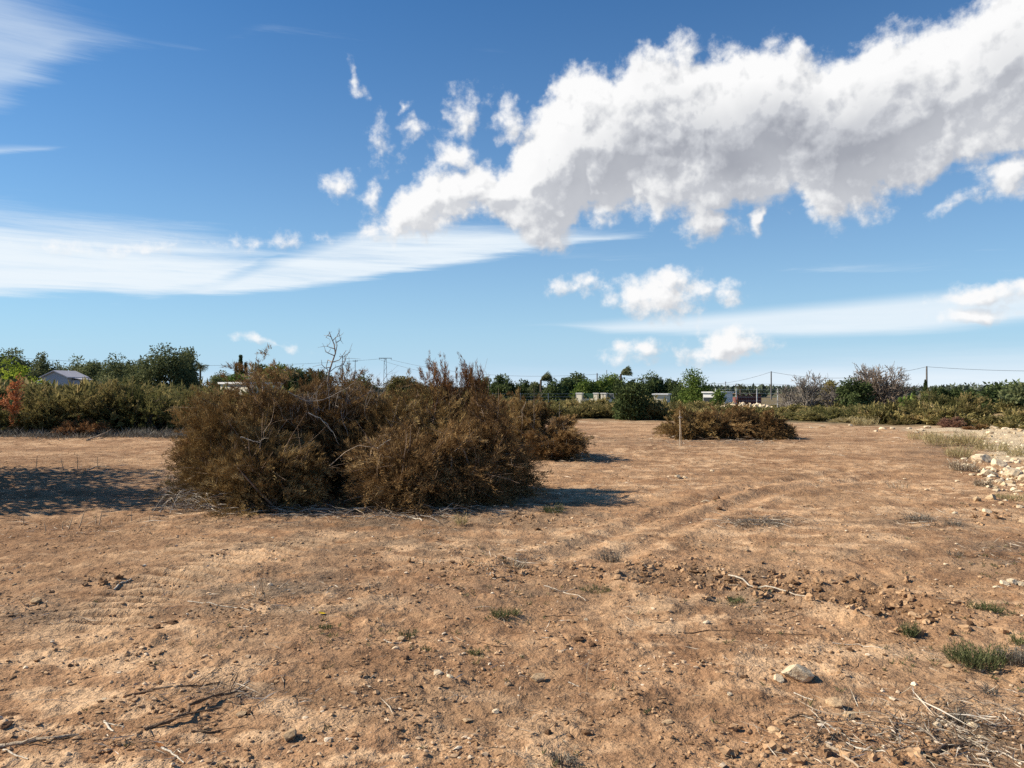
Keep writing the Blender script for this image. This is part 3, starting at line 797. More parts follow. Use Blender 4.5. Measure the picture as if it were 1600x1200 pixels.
branch([(655, 788), (680, 796), (700, 806)], 9.9, .012, 'palewood', 'pale stalk poking out at the right front foot of the heap', 12, twigs=2)
# thicket of bare twigs on the top middle
def twig_thicket(px, d, top, n, L, seed, label, spread=.35, mat='greybark', name='bare_twigs', kids=(2, 4), base_h=.5):
    g = np.random.default_rng(seed); lst = []
    x = PX(px, d); z0 = ZT(top, d)-L*1.1
    for i in range(n):
        dd = unit(np.array([g.normal()*.6, g.normal()*.5, 1.0]))
        bare_geo(g, np.array([x+g.normal()*spread, d+g.normal()*spread*.6, z0+g.normal()*.08]), dd, L*g.uniform(.5, 1), .007, 2, lst, .13, .02, kids, .75, 5)
    return lst
lst = twig_thicket(540, 11.6, 578, 16, .55, 61, '')+twig_thicket(490, 11.3, 606, 12, .5, 62, '')
tag(link('bare_branches', bare_mesh('bare_branches', 'greybark', lst)), 'tangle of bare grey brown twigs over the middle top of the brush heap', 'branches')

# ------------------------------------------------------------------ sticks on the ground
def stick(pxpts, r, mat, label, seed=0, group=None, twigs=0, lift=0.0, name='stick', tl=.15, cat='stick'):
    g = np.random.default_rng(seed+900)
    P = np.array([GP(*p) for p in pxpts]); n = max(7, len(P)*3)
    tt = np.linspace(0, len(P)-1, n)
    xy = np.stack([np.interp(tt, np.arange(len(P)), P[:, k]) for k in range(2)], 1)+g.normal(size=(n, 2))*r*.45
    r = r*.8
    z = H(xy[:, 0], xy[:, 1])+r*.7+lift*np.sin(np.linspace(0, np.pi*.9, n))
    pts = np.column_stack([xy, z])
    lst = [(pts, r, r*.55, 6)]
    for k in range(twigs):
        q = pts[g.integers(1, n)]
        dd = unit(unit(pts[-1]-pts[0])+unit(g.normal(size=3)*[1, 1, .5])*.9); dd[2] = abs(dd[2])*.6
        lst.append((curve_pts(q, dd, tl*g.uniform(.4, 1.2), g, 4, .2), r*.45, r*.2, 4))
    o = link(name, bare_mesh(name, mat, lst))
    return tag(o, label, cat, group)

stick([(230, 1149), (268, 1142), (285, 1133), (300, 1115), (340, 1099), (386, 1086)], .013, 'brownwood', 'crooked dark branch lying in the lower left foreground', 1, twigs=7, lift=.02)
stick([(-10, 1168), (60, 1163), (125, 1151)], .014, 'tanwood', 'grey brown stick reaching in from the lower left edge', 2, twigs=2)
stick([(196, 1090), (240, 1083), (290, 1080), (345, 1072)], .008, 'brownwood', 'long thin brown twig above the crooked dark branch', 3, twigs=5)
stick([(345, 1093), (368, 1080), (392, 1067)], .004, 'palewood', 'thin pale stalk crossing the tip of the crooked dark branch', 33, twigs=2)
stick([(295, 943), (340, 950), (390, 960)], .007, 'palewood', 'pale straight stick below the dry stalk tuft at left', 4, twigs=1)
stick([(165, 1128), (172, 1138), (178, 1144)], .008, 'palewood', 'short white forked twig near the lower left, upright arm', 5)
stick([(166, 1130), (182, 1133), (196, 1137)], .005, 'palewood', 'white twig lying across the short forked one at lower left', 6)
stick([(1137, 894), (1180, 911), (1225, 923), (1264, 941)], .010, 'palewood', 'long pale stalk lying in front of the dug soil', 7, lift=.03)
stick([(1137, 905), (1160, 907), (1190, 911)], .006, 'tanwood', 'short tan stalk under the left end of the long pale stalk', 8)
stick([(1446, 1180), (1470, 1168), (1512, 1153)], .016, 'brownwood', 'dark charred looking branch at the lower right', 9, twigs=3)
stick([(1389, 1148), (1396, 1138), (1396, 1123)], .012, 'brownwood', 'short dark curved root piece left of the dark charred branch', 10)
stick([(1460, 1112), (1490, 1122), (1515, 1132)], .010, 'palewood', 'bleached stick among twigs left of the knobbly white stone', 11, twigs=2)
stick([(1522, 1150), (1560, 1164), (1605, 1183)], .007, 'palewood', 'pale stalk running to the right edge at the bottom corner', 12)
stick([(1250, 1115), (1290, 1128), (1300, 1140), (1338, 1156)], .007, 'palewood', 'bent pale twig right of the stone with a leaning twig', 13, twigs=2)
stick([(1215, 1128), (1250, 1124), (1275, 1130)], .008, 'brownwood', 'brown twig leaning over the stone at lower right centre', 14, twigs=2, lift=.03)
stick([(1060, 984), (1100, 982), (1180, 985), (1268, 989)], .005, 'brownwood', 'thin dark cord like twig lying level below the flat cream stone', 15)
stick([(178, 925), (192, 918), (206, 911)], .010, 'palewood', 'short pale stick on a dark clod near the tyre marks', 16)
stick([(5, 1174), (30, 1188), (48, 1197)], .006, 'palewood', 'pale curved stalk at the bottom left corner', 17)
stick([(300, 1150), (325, 1149), (345, 1145)], .007, 'brownwood', 'thin brown twig below the crooked dark branch', 18, twigs=2)
stick([(1290, 1163), (1320, 1175), (1345, 1200)], .012, 'tanwood', 'tan stick dropping to the bottom edge at right', 19, twigs=2)
stick([(1322, 1160), (1345, 1168), (1390, 1178)], .007, 'palewood', 'thin pale twig above the tan stick at the bottom right', 20)
stick([(1300, 998), (1340, 1000), (1380, 1010)], .005, 'palewood', 'thin pale straw below the single green tuft', 21)
stick([(1240, 1075), (1255, 1081), (1270, 1086)], .005, 'palewood', 'short straw just below the largest pale block', 22)
stick([(1500, 1110), (1540, 1120), (1580, 1122)], .006, 'greybark', 'grey twig behind the knobbly white stone', 23, twigs=5)
stick([(1560, 1140), (1585, 1150), (1605, 1155)], .012, 'brownwood', 'dark twig at the right edge above the pale stalk', 24, twigs=4)
stick([(1480, 1150), (1440, 1135), (1400, 1128)], .006, 'greybark', 'grey twig beside the short dark root piece', 25, twigs=6)
stick([(600, 1001), (612, 1007), (628, 1004)], .006, 'palewood', 'curved white straw beside a pale stone, middle foreground', 26)
stick([(792, 1127), (815, 1137), (842, 1144)], .004, 'tanwood', 'thin reddish straw beside the grey brown twiggy lump', 27)
stick([(973, 1096), (990, 1097), (1005, 1099)], .004, 'brownwood', 'short dark twig right of the upright yellowish stone', 28)
stick([(888, 1060), (900, 1062), (905, 1064)], .005, 'palewood', 'short pale chip right of the upright yellowish stone', 29)
stick([(850, 958), (880, 958), (905, 961)], .005, 'brownwood', 'thin dark twig right of the low green tuft at centre', 30)
stick([(880, 921), (900, 928), (915, 934)], .005, 'palewood', 'thin pale straw pair above centre, lower one', 31)
stick([(850, 915), (875, 920), (898, 918)], .005, 'palewood', 'thin pale straw pair above centre, upper one', 32)
stick([(255, 1172), (272, 1180), (290, 1197)], .007, 'palewood', 'pale twig at the bottom edge below the crooked branch', 34, twigs=3)
# bleached wood dumped at the left foot of the heap and along its front
g = np.random.default_rng(88)
for i in range(95):
    px = g.normal(312, 26); py = g.uniform(758, 802); a = g.uniform(-.8, .8); L = g.uniform(8, 24)
    stick([(px-L*math.cos(a), py-L*.35*math.sin(a)), (px, py+g.normal()*1.2), (px+L*math.cos(a), py+L*.35*math.sin(a))], g.uniform(.003, .008), ('palewood', 'palewood', 'tanwood', 'greybark')[i % 4],
          'bleached stick in the loose pile at the left foot of the brush heap', 100+i, 'bleached sticks at the left foot of the brush heap', lift=g.uniform(.02, .22))
for i in range(40):
    px = g.uniform(440, 760); py = g.normal(801, 5); a = g.normal()*.35; L = g.uniform(8, 30)
    stick([(px-L*math.cos(a), py-L*.3*math.sin(a)), (px, py), (px+L*math.cos(a), py+L*.3*math.sin(a))], g.uniform(.004, .010), ('palewood', 'tanwood', 'greybark', 'tanwood')[i % 4],
          'thin broken stick along the front foot of the brush heap', 200+i, 'broken sticks along the front of the brush heap', lift=g.uniform(.0, .08))
stick([(480, 796), (500, 797), (516, 800)], .022, 'palewood', 'thick bleached log piece at the front foot of the brush heap', 301)
stick([(622, 803), (645, 808), (662, 813)], .018, 'palewood', 'splintered pale wood at the right front foot of the heap', 302, twigs=4)
stick([(136, 736), (150, 732), (175, 732)], .018, 'tanwood', 'fallen pale branch at the foot of the left hedge', 303, twigs=5)
stick([(135, 686), (155, 684), (172, 678), (160, 672), (175, 676)], .03, 'tanwood', 'bent fallen branch lying before the dark gap in the left hedge', 304, twigs=6, lift=.1, tl=.5)

# ------------------------------------------------------------------ tufts and weeds
def tuft(px, py, wpx, hpx, n, mat, label, seed, group=None, name='grass_tuft', cat='grass', spread=.8, w=.0035):
    g = np.random.default_rng(seed+500)
    x, y = GP(px, py); rx = wpx/2/F*y; hh = hpx/F*y
    a = g.uniform(0, 6.28, n); rr = rx*np.sqrt(g.random(n))
    base = np.stack([rr*np.cos(a)*.8, rr*np.sin(a)*.6, np.zeros(n)], 1)
    base[:, 2] = H(base[:, 0]+x, base[:, 1]+y)-hz(x, y)-.004
    d1 = unit(np.stack([np.cos(a)*g.uniform(0, spread, n), np.sin(a)*g.uniform(0, spread, n), np.ones(n)], 1)+g.normal(size=(n, 3))*.15)
    L = hh*g.uniform(.45, 1.1, n)
    W = np.maximum(np.full(n, w)*g.uniform(.7, 1.4, n), y*.0006)
    V1, F1 = diamonds(base, d1, L, W, g, .35)
    # side leaves
    m = n*3; i = np.repeat(np.arange(n), 3); t = g.uniform(.2, .9, m)
    V2, F2 = diamonds(base[i]+d1[i]*(L[i]*t)[:, None], unit(d1[i]+g.normal(size=(m, 3))*.7), L[i]*g.uniform(.15, .4, m), W[i]*.9, g, .4)
    V, Fq = merge([(V1, F1), (V2, F2)])
    me = np_mesh(name, V, Fq, g.random(len(Fq)), mats=[M[mat]])
    o = link(name, me, None, (x, y, hz(x, y)))
    return tag(o, label, cat, group)
tuft(955, 868, 34, 26, 80, 'greyweed', 'spiky grey dry tuft standing on the pale dusty soil right of centre', 1)
tuft(397, 938, 54, 46, 16, 'straw', 'sparse tuft of long white dry stalks left of centre', 2, spread=.5)
tuft(722, 818, 18, 22, 60, 'drygrass', 'pale grass tuft at the right front foot of the brush heap', 3)
tuft(782, 965, 30, 18, 110, 'weed', 'low green tuft with a dark twig to its right, at centre', 4, cat='weed', name='weed')
tuft(803, 960, 20, 14, 60, 'weed', 'small green tuft touching the low green one at centre', 14, cat='weed', name='weed')
tuft(1421, 986, 24, 24, 130, 'weed', 'single compact green tuft with a pale stalk, lower right', 5, cat='weed', name='weed', spread=.6)
tuft(1525, 1028, 100, 32, 420, 'weed', 'widest green weed patch near the right edge', 6, cat='weed', name='weed', w=.004)
tuft(1588, 1032, 50, 30, 220, 'greyweed', 'grey green weed at the right edge beside the widest patch', 7, cat='weed', name='weed')
tuft(1540, 950, 60, 15, 220, 'weed', 'low strip of green weeds above the single green tuft', 8, cat='weed', name='weed')
tuft(1590, 1000, 30, 18, 90, 'weed', 'small dark weed at the right edge above the widest patch', 18, cat='weed', name='weed')
tuft(510, 988, 26, 10, 70, 'weed', 'flat green sprig near the yellow leaf left of centre', 9, cat='weed', name='weed')
tuft(742, 1018, 18, 12, 60, 'weed', 'small dark green tuft below the low green one at centre', 10, cat='weed', name='weed')
tuft(637, 993, 28, 12, 60, 'weed', 'flattened green sprig above the curved white straw', 11, cat='weed', name='weed')
tuft(665, 1016, 14, 10, 40, 'weed', 'tiny green sprig right below the curved white straw', 12, cat='weed', name='weed')
tuft(878, 1185, 44, 20, 110, 'greyweed', 'grey wiry weed at the bottom edge, right of centre', 13, cat='weed', name='weed')
tuft(1150, 938, 30, 10, 80, 'weed', 'flat green weed left in front of the dug soil', 15, cat='weed', name='weed')
o = tuft(1185, 822, 90, 10, 300, 'greyweed', 'flat grey straw patch beyond the dug soil', 16, spread=2.5, name='straw_patch'); o['kind'] = 'stuff'
o = tuft(1435, 817, 50, 12, 140, 'greyweed', 'low grey brown tuft by white pebbles in the right middle ground', 17)
tuft(1490, 824, 34, 9, 80, 'greyweed', 'lower grey tuft right of the one by white pebbles', 19)
tuft(865, 800, 40, 14, 120, 'weed', 'mossy weed clump at the edge of the heap shadow', 20, cat='weed', name='weed')
tuft(1405, 765, 40, 16, 26, 'straw', 'whitish dry stalks in the right middle ground', 21)
tuft(1545, 1070, 30, 14, 60, 'greyweed', 'small dark wiry weed below the widest green patch', 22, cat='weed', name='weed')
tuft(1498, 1112, 40, 20, 90, 'greyweed', 'grey wiry weed above the knobbly white stone', 23, cat='weed', name='weed')
tuft(930, 920, 60, 8, 120, 'weed', 'thin green film of weeds above the low green tuft', 24, cat='weed', name='weed')
tuft(800, 880, 56, 16, 90, 'straw', 'loose grey straw bundle above the centre', 25)
tuft(1490, 865, 30, 14, 40, 'greyweed', 'twiggy grey weed right beyond the dug soil', 26, cat='weed', name='weed')
g = np.random.default_rng(91)
for i, (px, py, h, lean) in enumerate([(38, 818, 17, -.1), (123, 822, 34, .35), (150, 816, 16, .02), (206, 812, 17, .02), (155, 818, 22, .12), (108, 822, 20, .3), (73, 826, 14, -.4), (234, 812, 10, .1), (98, 822, 12, .1),
                                       (121, 736, 22, .12), (56, 736, 24, 0), (100, 735, 20, -.3), (153, 735, 20, .05)]):
    x, y = GP(px, py); hh = h/F*y
    p = curve_pts((0, 0, -.01), (lean, g.normal()*.1, 1), hh*1.05, g, 5, .06)
    lst = [(p, .0055+.0002*y, .003, 4), (curve_pts(p[2], (g.normal(), g.normal(), .8), hh*.3, g, 4, .1), .003, .002, 3)]
    o = link('dry_stalk', bare_mesh('dry_stalk', 'tanwood', lst), None, (x, y, hz(x, y)))
    tag(o, 'thin dry stalk standing by the shadow on the left of the field', 'stalk', 'dry stalks by the shadow on the left')
# dry grass on the right bank
for i, (px, py, w, h, mat, lab) in enumerate([
        (1470, 698, 46, 24, 'drygrass', 'broad straw coloured grass clump left on the right bank'),
        (1515, 699, 40, 26, 'drygrass', 'yellow grass clump by the russet plant on the right bank'),
        (1498, 716, 36, 22, 'drygrass', 'pale grass clump in front of the yellow one on the right bank'),
        (1548, 706, 44, 18, 'drygrass', 'thin straw clump above the rock heap'),
        (1504, 738, 36, 20, 'straw', 'white dry stalks left of the rock heap'),
        (1600, 715, 46, 20, 'drygrass', 'straw coloured weed behind the rock heap at the right edge'),
        (1445, 690, 50, 15, 'drygrass', 'pale weed at the left end of the right bank'),
        (1350, 664, 40, 16, 'drygrass', 'yellow green grass clump at the far edge of the field'),
        (1580, 782, 46, 10, 'drygrass', 'low pale weed growing in front of the rock heap'),
        (1535, 764, 22, 14, 'straw', 'wiry pale weed at the left front of the rock heap')]):
    tuft(px, py, w*1.25, h, 170, mat, lab, 40+i, w=.006, spread=.8)
# small coloured leaves
def leaf(px, py, w, col, label, seed):
    g = np.random.default_rng(seed); x, y = GP(px, py); s = w/F*y
    m = solid_mat('fallen_leaf', tuple(c*.8 for c in col), col, 30, .7, .1)
    n = 9; t = np.linspace(-1, 1, n)
    top = np.stack([t, .32*(1-t*t), .15*t*t], 1); bot = np.stack([t, -.32*(1-t*t), .15*t*t], 1); mid = np.stack([t, 0*t, -.06+.15*t*t], 1)
    V = np.vstack([top, mid, bot])*s*.5
    Fq = [(i, i+1, n+i+1, n+i) for i in range(n-1)]+[(n+i, n+i+1, 2*n+i+1, 2*n+i) for i in range(n-1)]
    o = link('fallen_leaf', np_mesh('fallen_leaf', V, np.array(Fq), smooth=True, mats=[m]), None, (x, y, hz(x, y)+s*.12))
    o.rotation_euler = (.35, .2, g.uniform(-.6, .6)); tag(o, label, 'leaf')
leaf(503, 964, 13, (.75, .50, .03), 'bright yellow leaf lying on the soil left of centre', 1)
leaf(250, 1170, 20, (.30, .12, .035), 'brown curled leaf at the lower left below the crooked branch', 2)

# ------------------------------------------------------------------ wooden stake
def stake():
    x, y = GP(1063, 698); z = hz(x, y)
    t = thing('wooden_stake', 'thin pale wooden stake in the ground by the small far heap', 'stake', (x, y, z))
    hh = ZT(641, y)-z
    g = np.random.default_rng(5)
    V, Fq = tube(np.array([[0.03, 0, -.1], [.02, 0, .3], [.0, .005, .7], [-.015, 0, hh]]), .013, .010, 6)
    link('post', np_mesh('post', V, Fq, smooth=True, mats=[M['tanwood']]), t)
    V, Fq = tube(np.array([[-.01, .03, -.1], [-.01, .03, .45], [-.01, .03, hh*.86]]), .009, .008, 5)
    link('post', np_mesh('post', V, Fq, smooth=True, mats=[M['palewood']]), t)
    V, Fq = tube(np.array([[-.05, .0, hh*.80], [.01, .0, hh*.81], [.05, 0, hh*.80]]), .014, .012, 5)
    link('tie', np_mesh('tie', V, Fq, smooth=True, mats=[M['palewood']]), t)
stake()

# ------------------------------------------------------------------ scrub belt
SB = dict(nclump=26, plumes=20, needles=30, plen=.5, nlen=.12, nw=.024, up=.7, droop=.1, low=.02)
LG = 'live shrubs of the hedge along the left of the field'
for i, (px, d, hw, top, mat, lab) in enumerate([
        (-60, 27, 90, 600, 'scrubgreen', 'green shrub cut by the left edge, behind the orange one'),
        (48, 28.5, 60, 603, 'scrub', 'olive shrub right behind the orange plant at the left edge'),
        (110, 27.2, 66, 603, 'scrub', 'broad olive shrub with yellowish tips in the left hedge, below the grey roof'),
        (168, 28, 58, 596, 'scrub', 'taller olive shrub left of the dark gap in the left hedge'),
        (232, 27.6, 58, 596, 'scrubgreen', 'green shrub with rusty tips over the dark gap in the left hedge'),
        (292, 28.5, 50, 606, 'scrub', 'olive brown shrub right of the dark gap in the left hedge'),
        (345, 30, 52, 617, 'scrub', 'low olive shrub partly hidden by the left end of the big heap'),
        (20, 26.2, 40, 640, 'scrubgreen', 'dark green low shrub under the orange plant'),
        (75, 26.2, 36, 628, 'scrub', 'low yellowish shrub at the foot of the left hedge'),
        (128, 25.6, 34, 656, 'deadred', 'small rusty shrub at the foot of the left hedge'),
        (235, 30.5, 90, 602, 'scrubgreen', 'tall green shrub filling the back of the left hedge')]):
    add_shrub(px, d, hw, top, mat, lab, LG, 400+i, name='shrub', **SB)
# orange plant at the left edge
g = np.random.default_rng(12)
def orange_plant(px, d, pts, label, seed):
    g = np.random.default_rng(seed)
    x = PX(px, d); z = hz(x, d)
    t = thing('orange_shrub', label, 'shrub', (x, d, z))
    lst = []; bs, ds = [], []
    for pl in pts:
        P = np.array([[PX(a, d)-x, dd, ZT(b, d)-z] for a, b, dd in pl])
        lst.append((P, .03, .01, 4))
        for k in range(len(P)-1):
            for q in range(95):
                s = g.random(); p = P[k]+(P[k+1]-P[k])*s
                bs.append(p+g.normal(size=3)*.07); ds.append(unit(P[k+1]-P[k])*.6+unit(g.normal(size=3)))
    bs, ds = np.array(bs), np.array(ds)
    V, Fq = diamonds(bs, ds, g.uniform(.08, .2, len(bs)), g.uniform(.02, .045, len(bs)), g)
    link('foliage', np_mesh('foliage', V, Fq, g.random(len(bs)), mats=[M['orange']]), t)
    link('stem', bare_mesh('stem', 'brownwood', lst), t)
orange_plant(18, 25.3, [[(20, 680, .2), (19, 650, .1), (22, 628, 0), (26, 610, 0), (30, 592, 0)], [(21, 640, 0), (12, 628, 0), (-4, 625, 0), (-20, 622, .1)], [(23, 622, 0), (20, 605, -.1), (24, 600, 0)], [(20, 645, 0), (26, 634, -.1), (31, 622, -.1)]],
             'orange red withered shrub at the left edge of the field', 1)
MG = 'scrub bushes along the far edge of the field'
for i, (px, d, hw, top, mat, lab) in enumerate([
        (800, 39.5, 40, 624, 'scrub', 'olive bush at the far field edge right behind the big heap'),
        (850, 40, 36, 628, 'scrub', 'low brownish bush left of the round dark bush, nearer the heap'),
        (895, 40, 36, 629, 'scrub', 'low ochre bush midway between heap and round dark bush'),
        (945, 40, 36, 628, 'scrub', 'olive bush touching the round dark bush on its left'),
        (1020, 39, 34, 628, 'scrub', 'bush between the round dark bush and the small far heap'),
        (1060, 38, 30, 632, 'scrubgreen', 'green bush behind the left end of the small far heap'),
        (1105, 40, 36, 626, 'scrub', 'dull olive bush behind the small far heap'),
        (1160, 42, 40, 630, 'scrubgreen', 'grey green bush behind the right half of the small far heap'),
        (1225, 37, 28, 645, 'scrubgreen', 'dark green bush touching the right end of the small far heap'),
        (1262, 37, 34, 640, 'scrubgreen', 'low bright green bush right of the small far heap'),
        (1300, 37, 32, 634, 'scrubgreen', 'dark olive bush below the bare grey trees'),
        (1345, 37, 36, 634, 'scrubgreen', 'olive bush below the green bush of the bare dome tree'),
        (1390, 36, 34, 630, 'scrubgreen', 'rounded olive bush below the bare dome tree'),
        (1430, 35, 30, 626, 'scrub', 'dull bush left of the bright green shrub on the right'),
        (1470, 35, 36, 610, 'scrubgreen', 'tall bright green shrub left of the olive tree'),
        (1513, 33.5, 30, 614, 'scrub', 'grey green feathery shrub in front of the olive tree'),
        (1570, 33, 22, 652, 'scrubgreen', 'small vivid green bush by the reddish mound'),
        (1410, 33, 18, 652, 'scrub', 'small low bush at the left of the straw grass'),
        (1326, 35, 22, 650, 'drygrass', 'yellowish low bush at the far edge of the field'),
        (1372, 34.5, 20, 652, 'greyweed', 'grey low bush at the far edge of the field')]):
    add_shrub(px, d, hw, top+2, mat, lab, MG, 500+i, name='shrub', **SB)
add_shrub(1488, 29.5, 13, 652, 'russet', 'reddish dry plant standing on the right bank', None, 540, name='shrub', **{**SB, 'nclump': 10})
add_shrub(1521, 27.0, 12, 666, 'deadred', 'russet low plant by the pale sandy bank', None, 541, name='shrub', **{**SB, 'nclump': 8})
add_shrub(1533, 26.6, 9, 662, 'dead', 'dark brown dead plant right beside the russet low one', None, 542, name='shrub', **{**SB, 'nclump': 6})

def scrub_mass():
    g = np.random.default_rng(600)
    protos = []
    for i in range(6):
        (V, Fq, var), _ = shrub_geo(np.random.default_rng(610+i), 1, 1, 1, nclump=16, plumes=10, needles=7, plen=.5, nlen=.30, nw=.085, up=.7, droop=.1, low=.0)
        V = V/np.array([1, 1, np.percentile(V[:, 2], 99)]); protos.append((V, Fq, var))
    Vs, Fs, vs, off = [], [], [], 0
    n = 0
    while n < 820:
        px = g.uniform(-300, 1900); fe = field_edge(px)
        d = fe+2.0+(g.random()**1.5)*85
        x = PX(px, d)
        if 1100 < px < 1225 and 55 < d < 75: continue
        z = hz(x, d)
        topy = np.interp(px, [-300, 0, 310, 450, 780, 900, 1000, 1200, 1330, 1450, 1600, 1900], [600, 602, 613, 616, 626, 629, 629, 637, 634, 632, 640, 640])+6*g.normal()+3
        dd = min(d, 60)
        h = np.clip(ZT(topy, d)-z, .5, 2.6)*g.uniform(.75, 1.05)
        if 1085 < px < 1235 and d < 60: h = min(h, max(.3, ZT(637, d)-z))
        w = h*g.uniform(.6, 1.1)+.3
        V, Fq, var = protos[n % 6]
        a = g.uniform(0, 6.28); ca, sa = math.cos(a), math.sin(a)
        W = np.stack([(V[:, 0]*ca-V[:, 1]*sa)*w+x, (V[:, 0]*sa+V[:, 1]*ca)*w+d, V[:, 2]*h+z], 1)
        Vs.append(W); Fs.append(Fq+off); off += len(W); vs.append(np.clip(var+g.normal()*.16, 0, 1)); n += 1
    o = link('scrub', np_mesh('scrub', np.concatenate(Vs), np.concatenate(Fs), np.concatenate(vs), mats=[M['scrub']]))
    tag(o, 'mass of low olive and brown scrub beyond the field', None, kind='stuff')
scrub_mass()
def far_wood():
    g = np.random.default_rng(660); Vs, Fs, vs = [], [], []
    off = 0
    for i in range(420):
        d = g.uniform(230, 620); th = g.uniform(-R(50), R(50)); x = d*math.tan(th); px = 800+F*math.tan(th)
        topy = 605.5+5.0*float(fbm(np.array([px/60.]), np.array([3.3]), 3, 95)[0])+g.normal()*1.2
        z = hz(x, d); h = max(1.5, ZT(topy, d)-z); w = h*g.uniform(1.0, 2.2); n = 110
        u = unit(g.normal(size=(n, 3))); u[:, 2] = np.abs(u[:, 2]); rr = g.random(n)**.3
        p = u*rr[:, None]*np.array([w, w, h])+np.array([x, d, z])
        V, Fq = diamonds(p, u+g.normal(size=(n, 3))*.7, np.full(n, 1.6), np.full(n, 1.0), g)
        Vs.append(V); Fs.append(Fq+off); off += len(V); vs.append(np.clip(g.normal(.5, .15)+g.normal(0, .15, n), 0, 1))
    tag(link('far_wood', np_mesh('far_wood', np.concatenate(Vs), np.concatenate(Fs), np.concatenate(vs), mats=[M['farleaf']])), 'low dark line of far trees along the horizon', None, kind='stuff')
M['farleaf'] = leaf_mat('far_foliage', [(0, (.06, .075, .055)), (.5, (.095, .115, .08)), (1, (.15, .17, .12))], .15, .0)
far_wood()
# undergrowth strip of dead weeds at the foot of the left hedge
def undergrowth():
    g = np.random.default_rng(650); n = 16000
    px = g.uniform(-200, 330, n); d = 25.3+g.normal(size=n)*.55-.2*np.sin(px/37)
    x = PX(px, d); z = H(x, d)
    a = g.uniform(0, 6.28, n)
    dirs = np.stack([np.cos(a)*.7, np.sin(a)*.7, g.uniform(.3, 1.2, n)], 1)
    cl = .4+.8*sstep(-.3, .5, fbm(x/.7, d/.7, 2, 81))
    V, Fq = diamonds(np.stack([x, d, z], 1), dirs, g.uniform(.06, .36, n)*cl, g.uniform(.01, .022, n), g)
    tag(link('undergrowth', np_mesh('undergrowth', V, Fq, g.random(n), mats=[M['greyweed']])), 'grey dead weeds along the foot of the left hedge', None, kind='stuff')
undergrowth()

# ------------------------------------------------------------------ trees
def tree(px, d, top, hw, mat, label, seed, group='trees beyond the scrub', name='tree', base=None, crown_lo=.25, nclump=40, per=110, leaf=.32, crad=.2, trunk=.16, flat=1.0, bark='bark', shell=.55, limbs=7, open_=1.0):
    g = np.random.default_rng(seed+7000)
    x = PX(px, d); z = hz(x, d); h = ZT(top, d)-z; rx = hw/F*d
    t = thing(name, label, 'tree', (x, d, z), 0, 1, group)
    # crown clumps in a lumpy ellipsoid between crown_lo*h and h
    cz = h*(crown_lo+1)/2; rz = h*(1-crown_lo)/2
    u = g.uniform(-.75, 1, nclump); th = g.uniform(0, 6.28, nclump); cp = np.sqrt(1-u*u)
    rad = shell+(1-shell)*g.random(nclump); rad *= (1+.12*g.normal(size=nclump))
    rad = np.where(g.random(nclump) < .2, rad*.5, rad)
    c = np.stack([rx*rad*cp*np.cos(th)*.84, rx*rad*cp*np.sin(th)*.84, cz+rz*rad*u*.9], 1)
    cr = crad*(rx+rz)*.9*g.uniform(.7, 1.3, nclump)
    n = nclump*per; ci = np.repeat(np.arange(nclump), per)
    dv = unit(g.normal(size=(n, 3)))*(g.random(n)**.45)[:, None]
    p = c[ci]+dv*cr[ci][:, None]*np.array([1.05, 1.05, .72*flat])
    p[:, :2] *= rx/(np.percentile(p[:, 0], 99)-np.percentile(p[:, 0], 1))*2
    lo, hi = np.percentile(p[:, 2], 1), np.percentile(p[:, 2], 99.5)
    p[:, 2] = crown_lo*h*.6+(p[:, 2]-lo)/(hi-lo)*(h-crown_lo*h*.6)
    dirs = unit(dv+g.normal(size=(n, 3))*.8)
    V, Fq = diamonds(p, dirs, leaf*g.uniform(.6, 1.4, n), leaf*.55*g.uniform(.6, 1.3, n), g, .5)
    var = np.clip(g.normal(.45, .17, nclump)[ci]+g.normal(0, .15, n), 0, 1)
    link('crown', np_mesh('crown', V, Fq, var, mats=[M[mat]]), t)
    lst = [(curve_pts((0, 0, -.2), (g.normal()*.08, g.normal()*.08, 1), cz, g, 7, .05), trunk*h/8, trunk*h/20, 7)]
    for k in range(limbs):
        q = c[g.integers(nclump)]; b = lst[0][0][g.integers(2, 6)]
        m = (b+q)*.5+np.array([0, 0, -.05*h])
        lst.append((np.array([b, m, q]), trunk*h/22, trunk*h/60, 4))
    link('trunk', bare_mesh('trunk', bark, lst), t)
    return t

for i, (sx, sd, sr, sh) in enumerate(SHADE):
    tree(800+F*sx/sd, sd, HZ-(sh-EYE)/sd*F, sr/sd*F, 'dark', ('far', 'middle', 'near')[i]+' one of three small trees beyond the left edge, shading the field', 200+i, 'small trees beyond the left edge of the view', crown_lo=.2, nclump=30, per=150, leaf=.13, crad=.22)
ET = 'eucalyptus trees behind the left hedge'
for i, a in enumerate([
        (-20, 105, 546, 40, 'euc', 'dark eucalyptus tree at the far left edge, behind the lime green tree'),
        (22, 112, 550, 26, 'euc', 'eucalyptus tree rising straight above the lime green tree'),
        (62, 108, 556, 24, 'euc', 'dark eucalyptus tree left above the grey roof'),
        (112, 120, 562, 22, 'euc', 'smaller eucalyptus tree above the right end of the grey roof'),
        (148, 118, 568, 20, 'euc', 'low eucalyptus tree just right of the grey roof'),
        (186, 110, 561, 30, 'euc', 'rounded eucalyptus tree left of the tallest left tree'),
        (220, 106, 566, 24, 'euc', 'lower eucalyptus tree touching the tallest left tree'),
        (262, 104, 544, 38, 'euc', 'tallest broad eucalyptus tree of the left tree line'),
        (292, 112, 549, 16, 'euc', 'airy eucalyptus tree on the right shoulder of the tallest left tree')]):
    tree(*a, seed=i, group=ET, crown_lo=.2, nclump=76, per=130, leaf=.34, crad=.18, shell=.62)
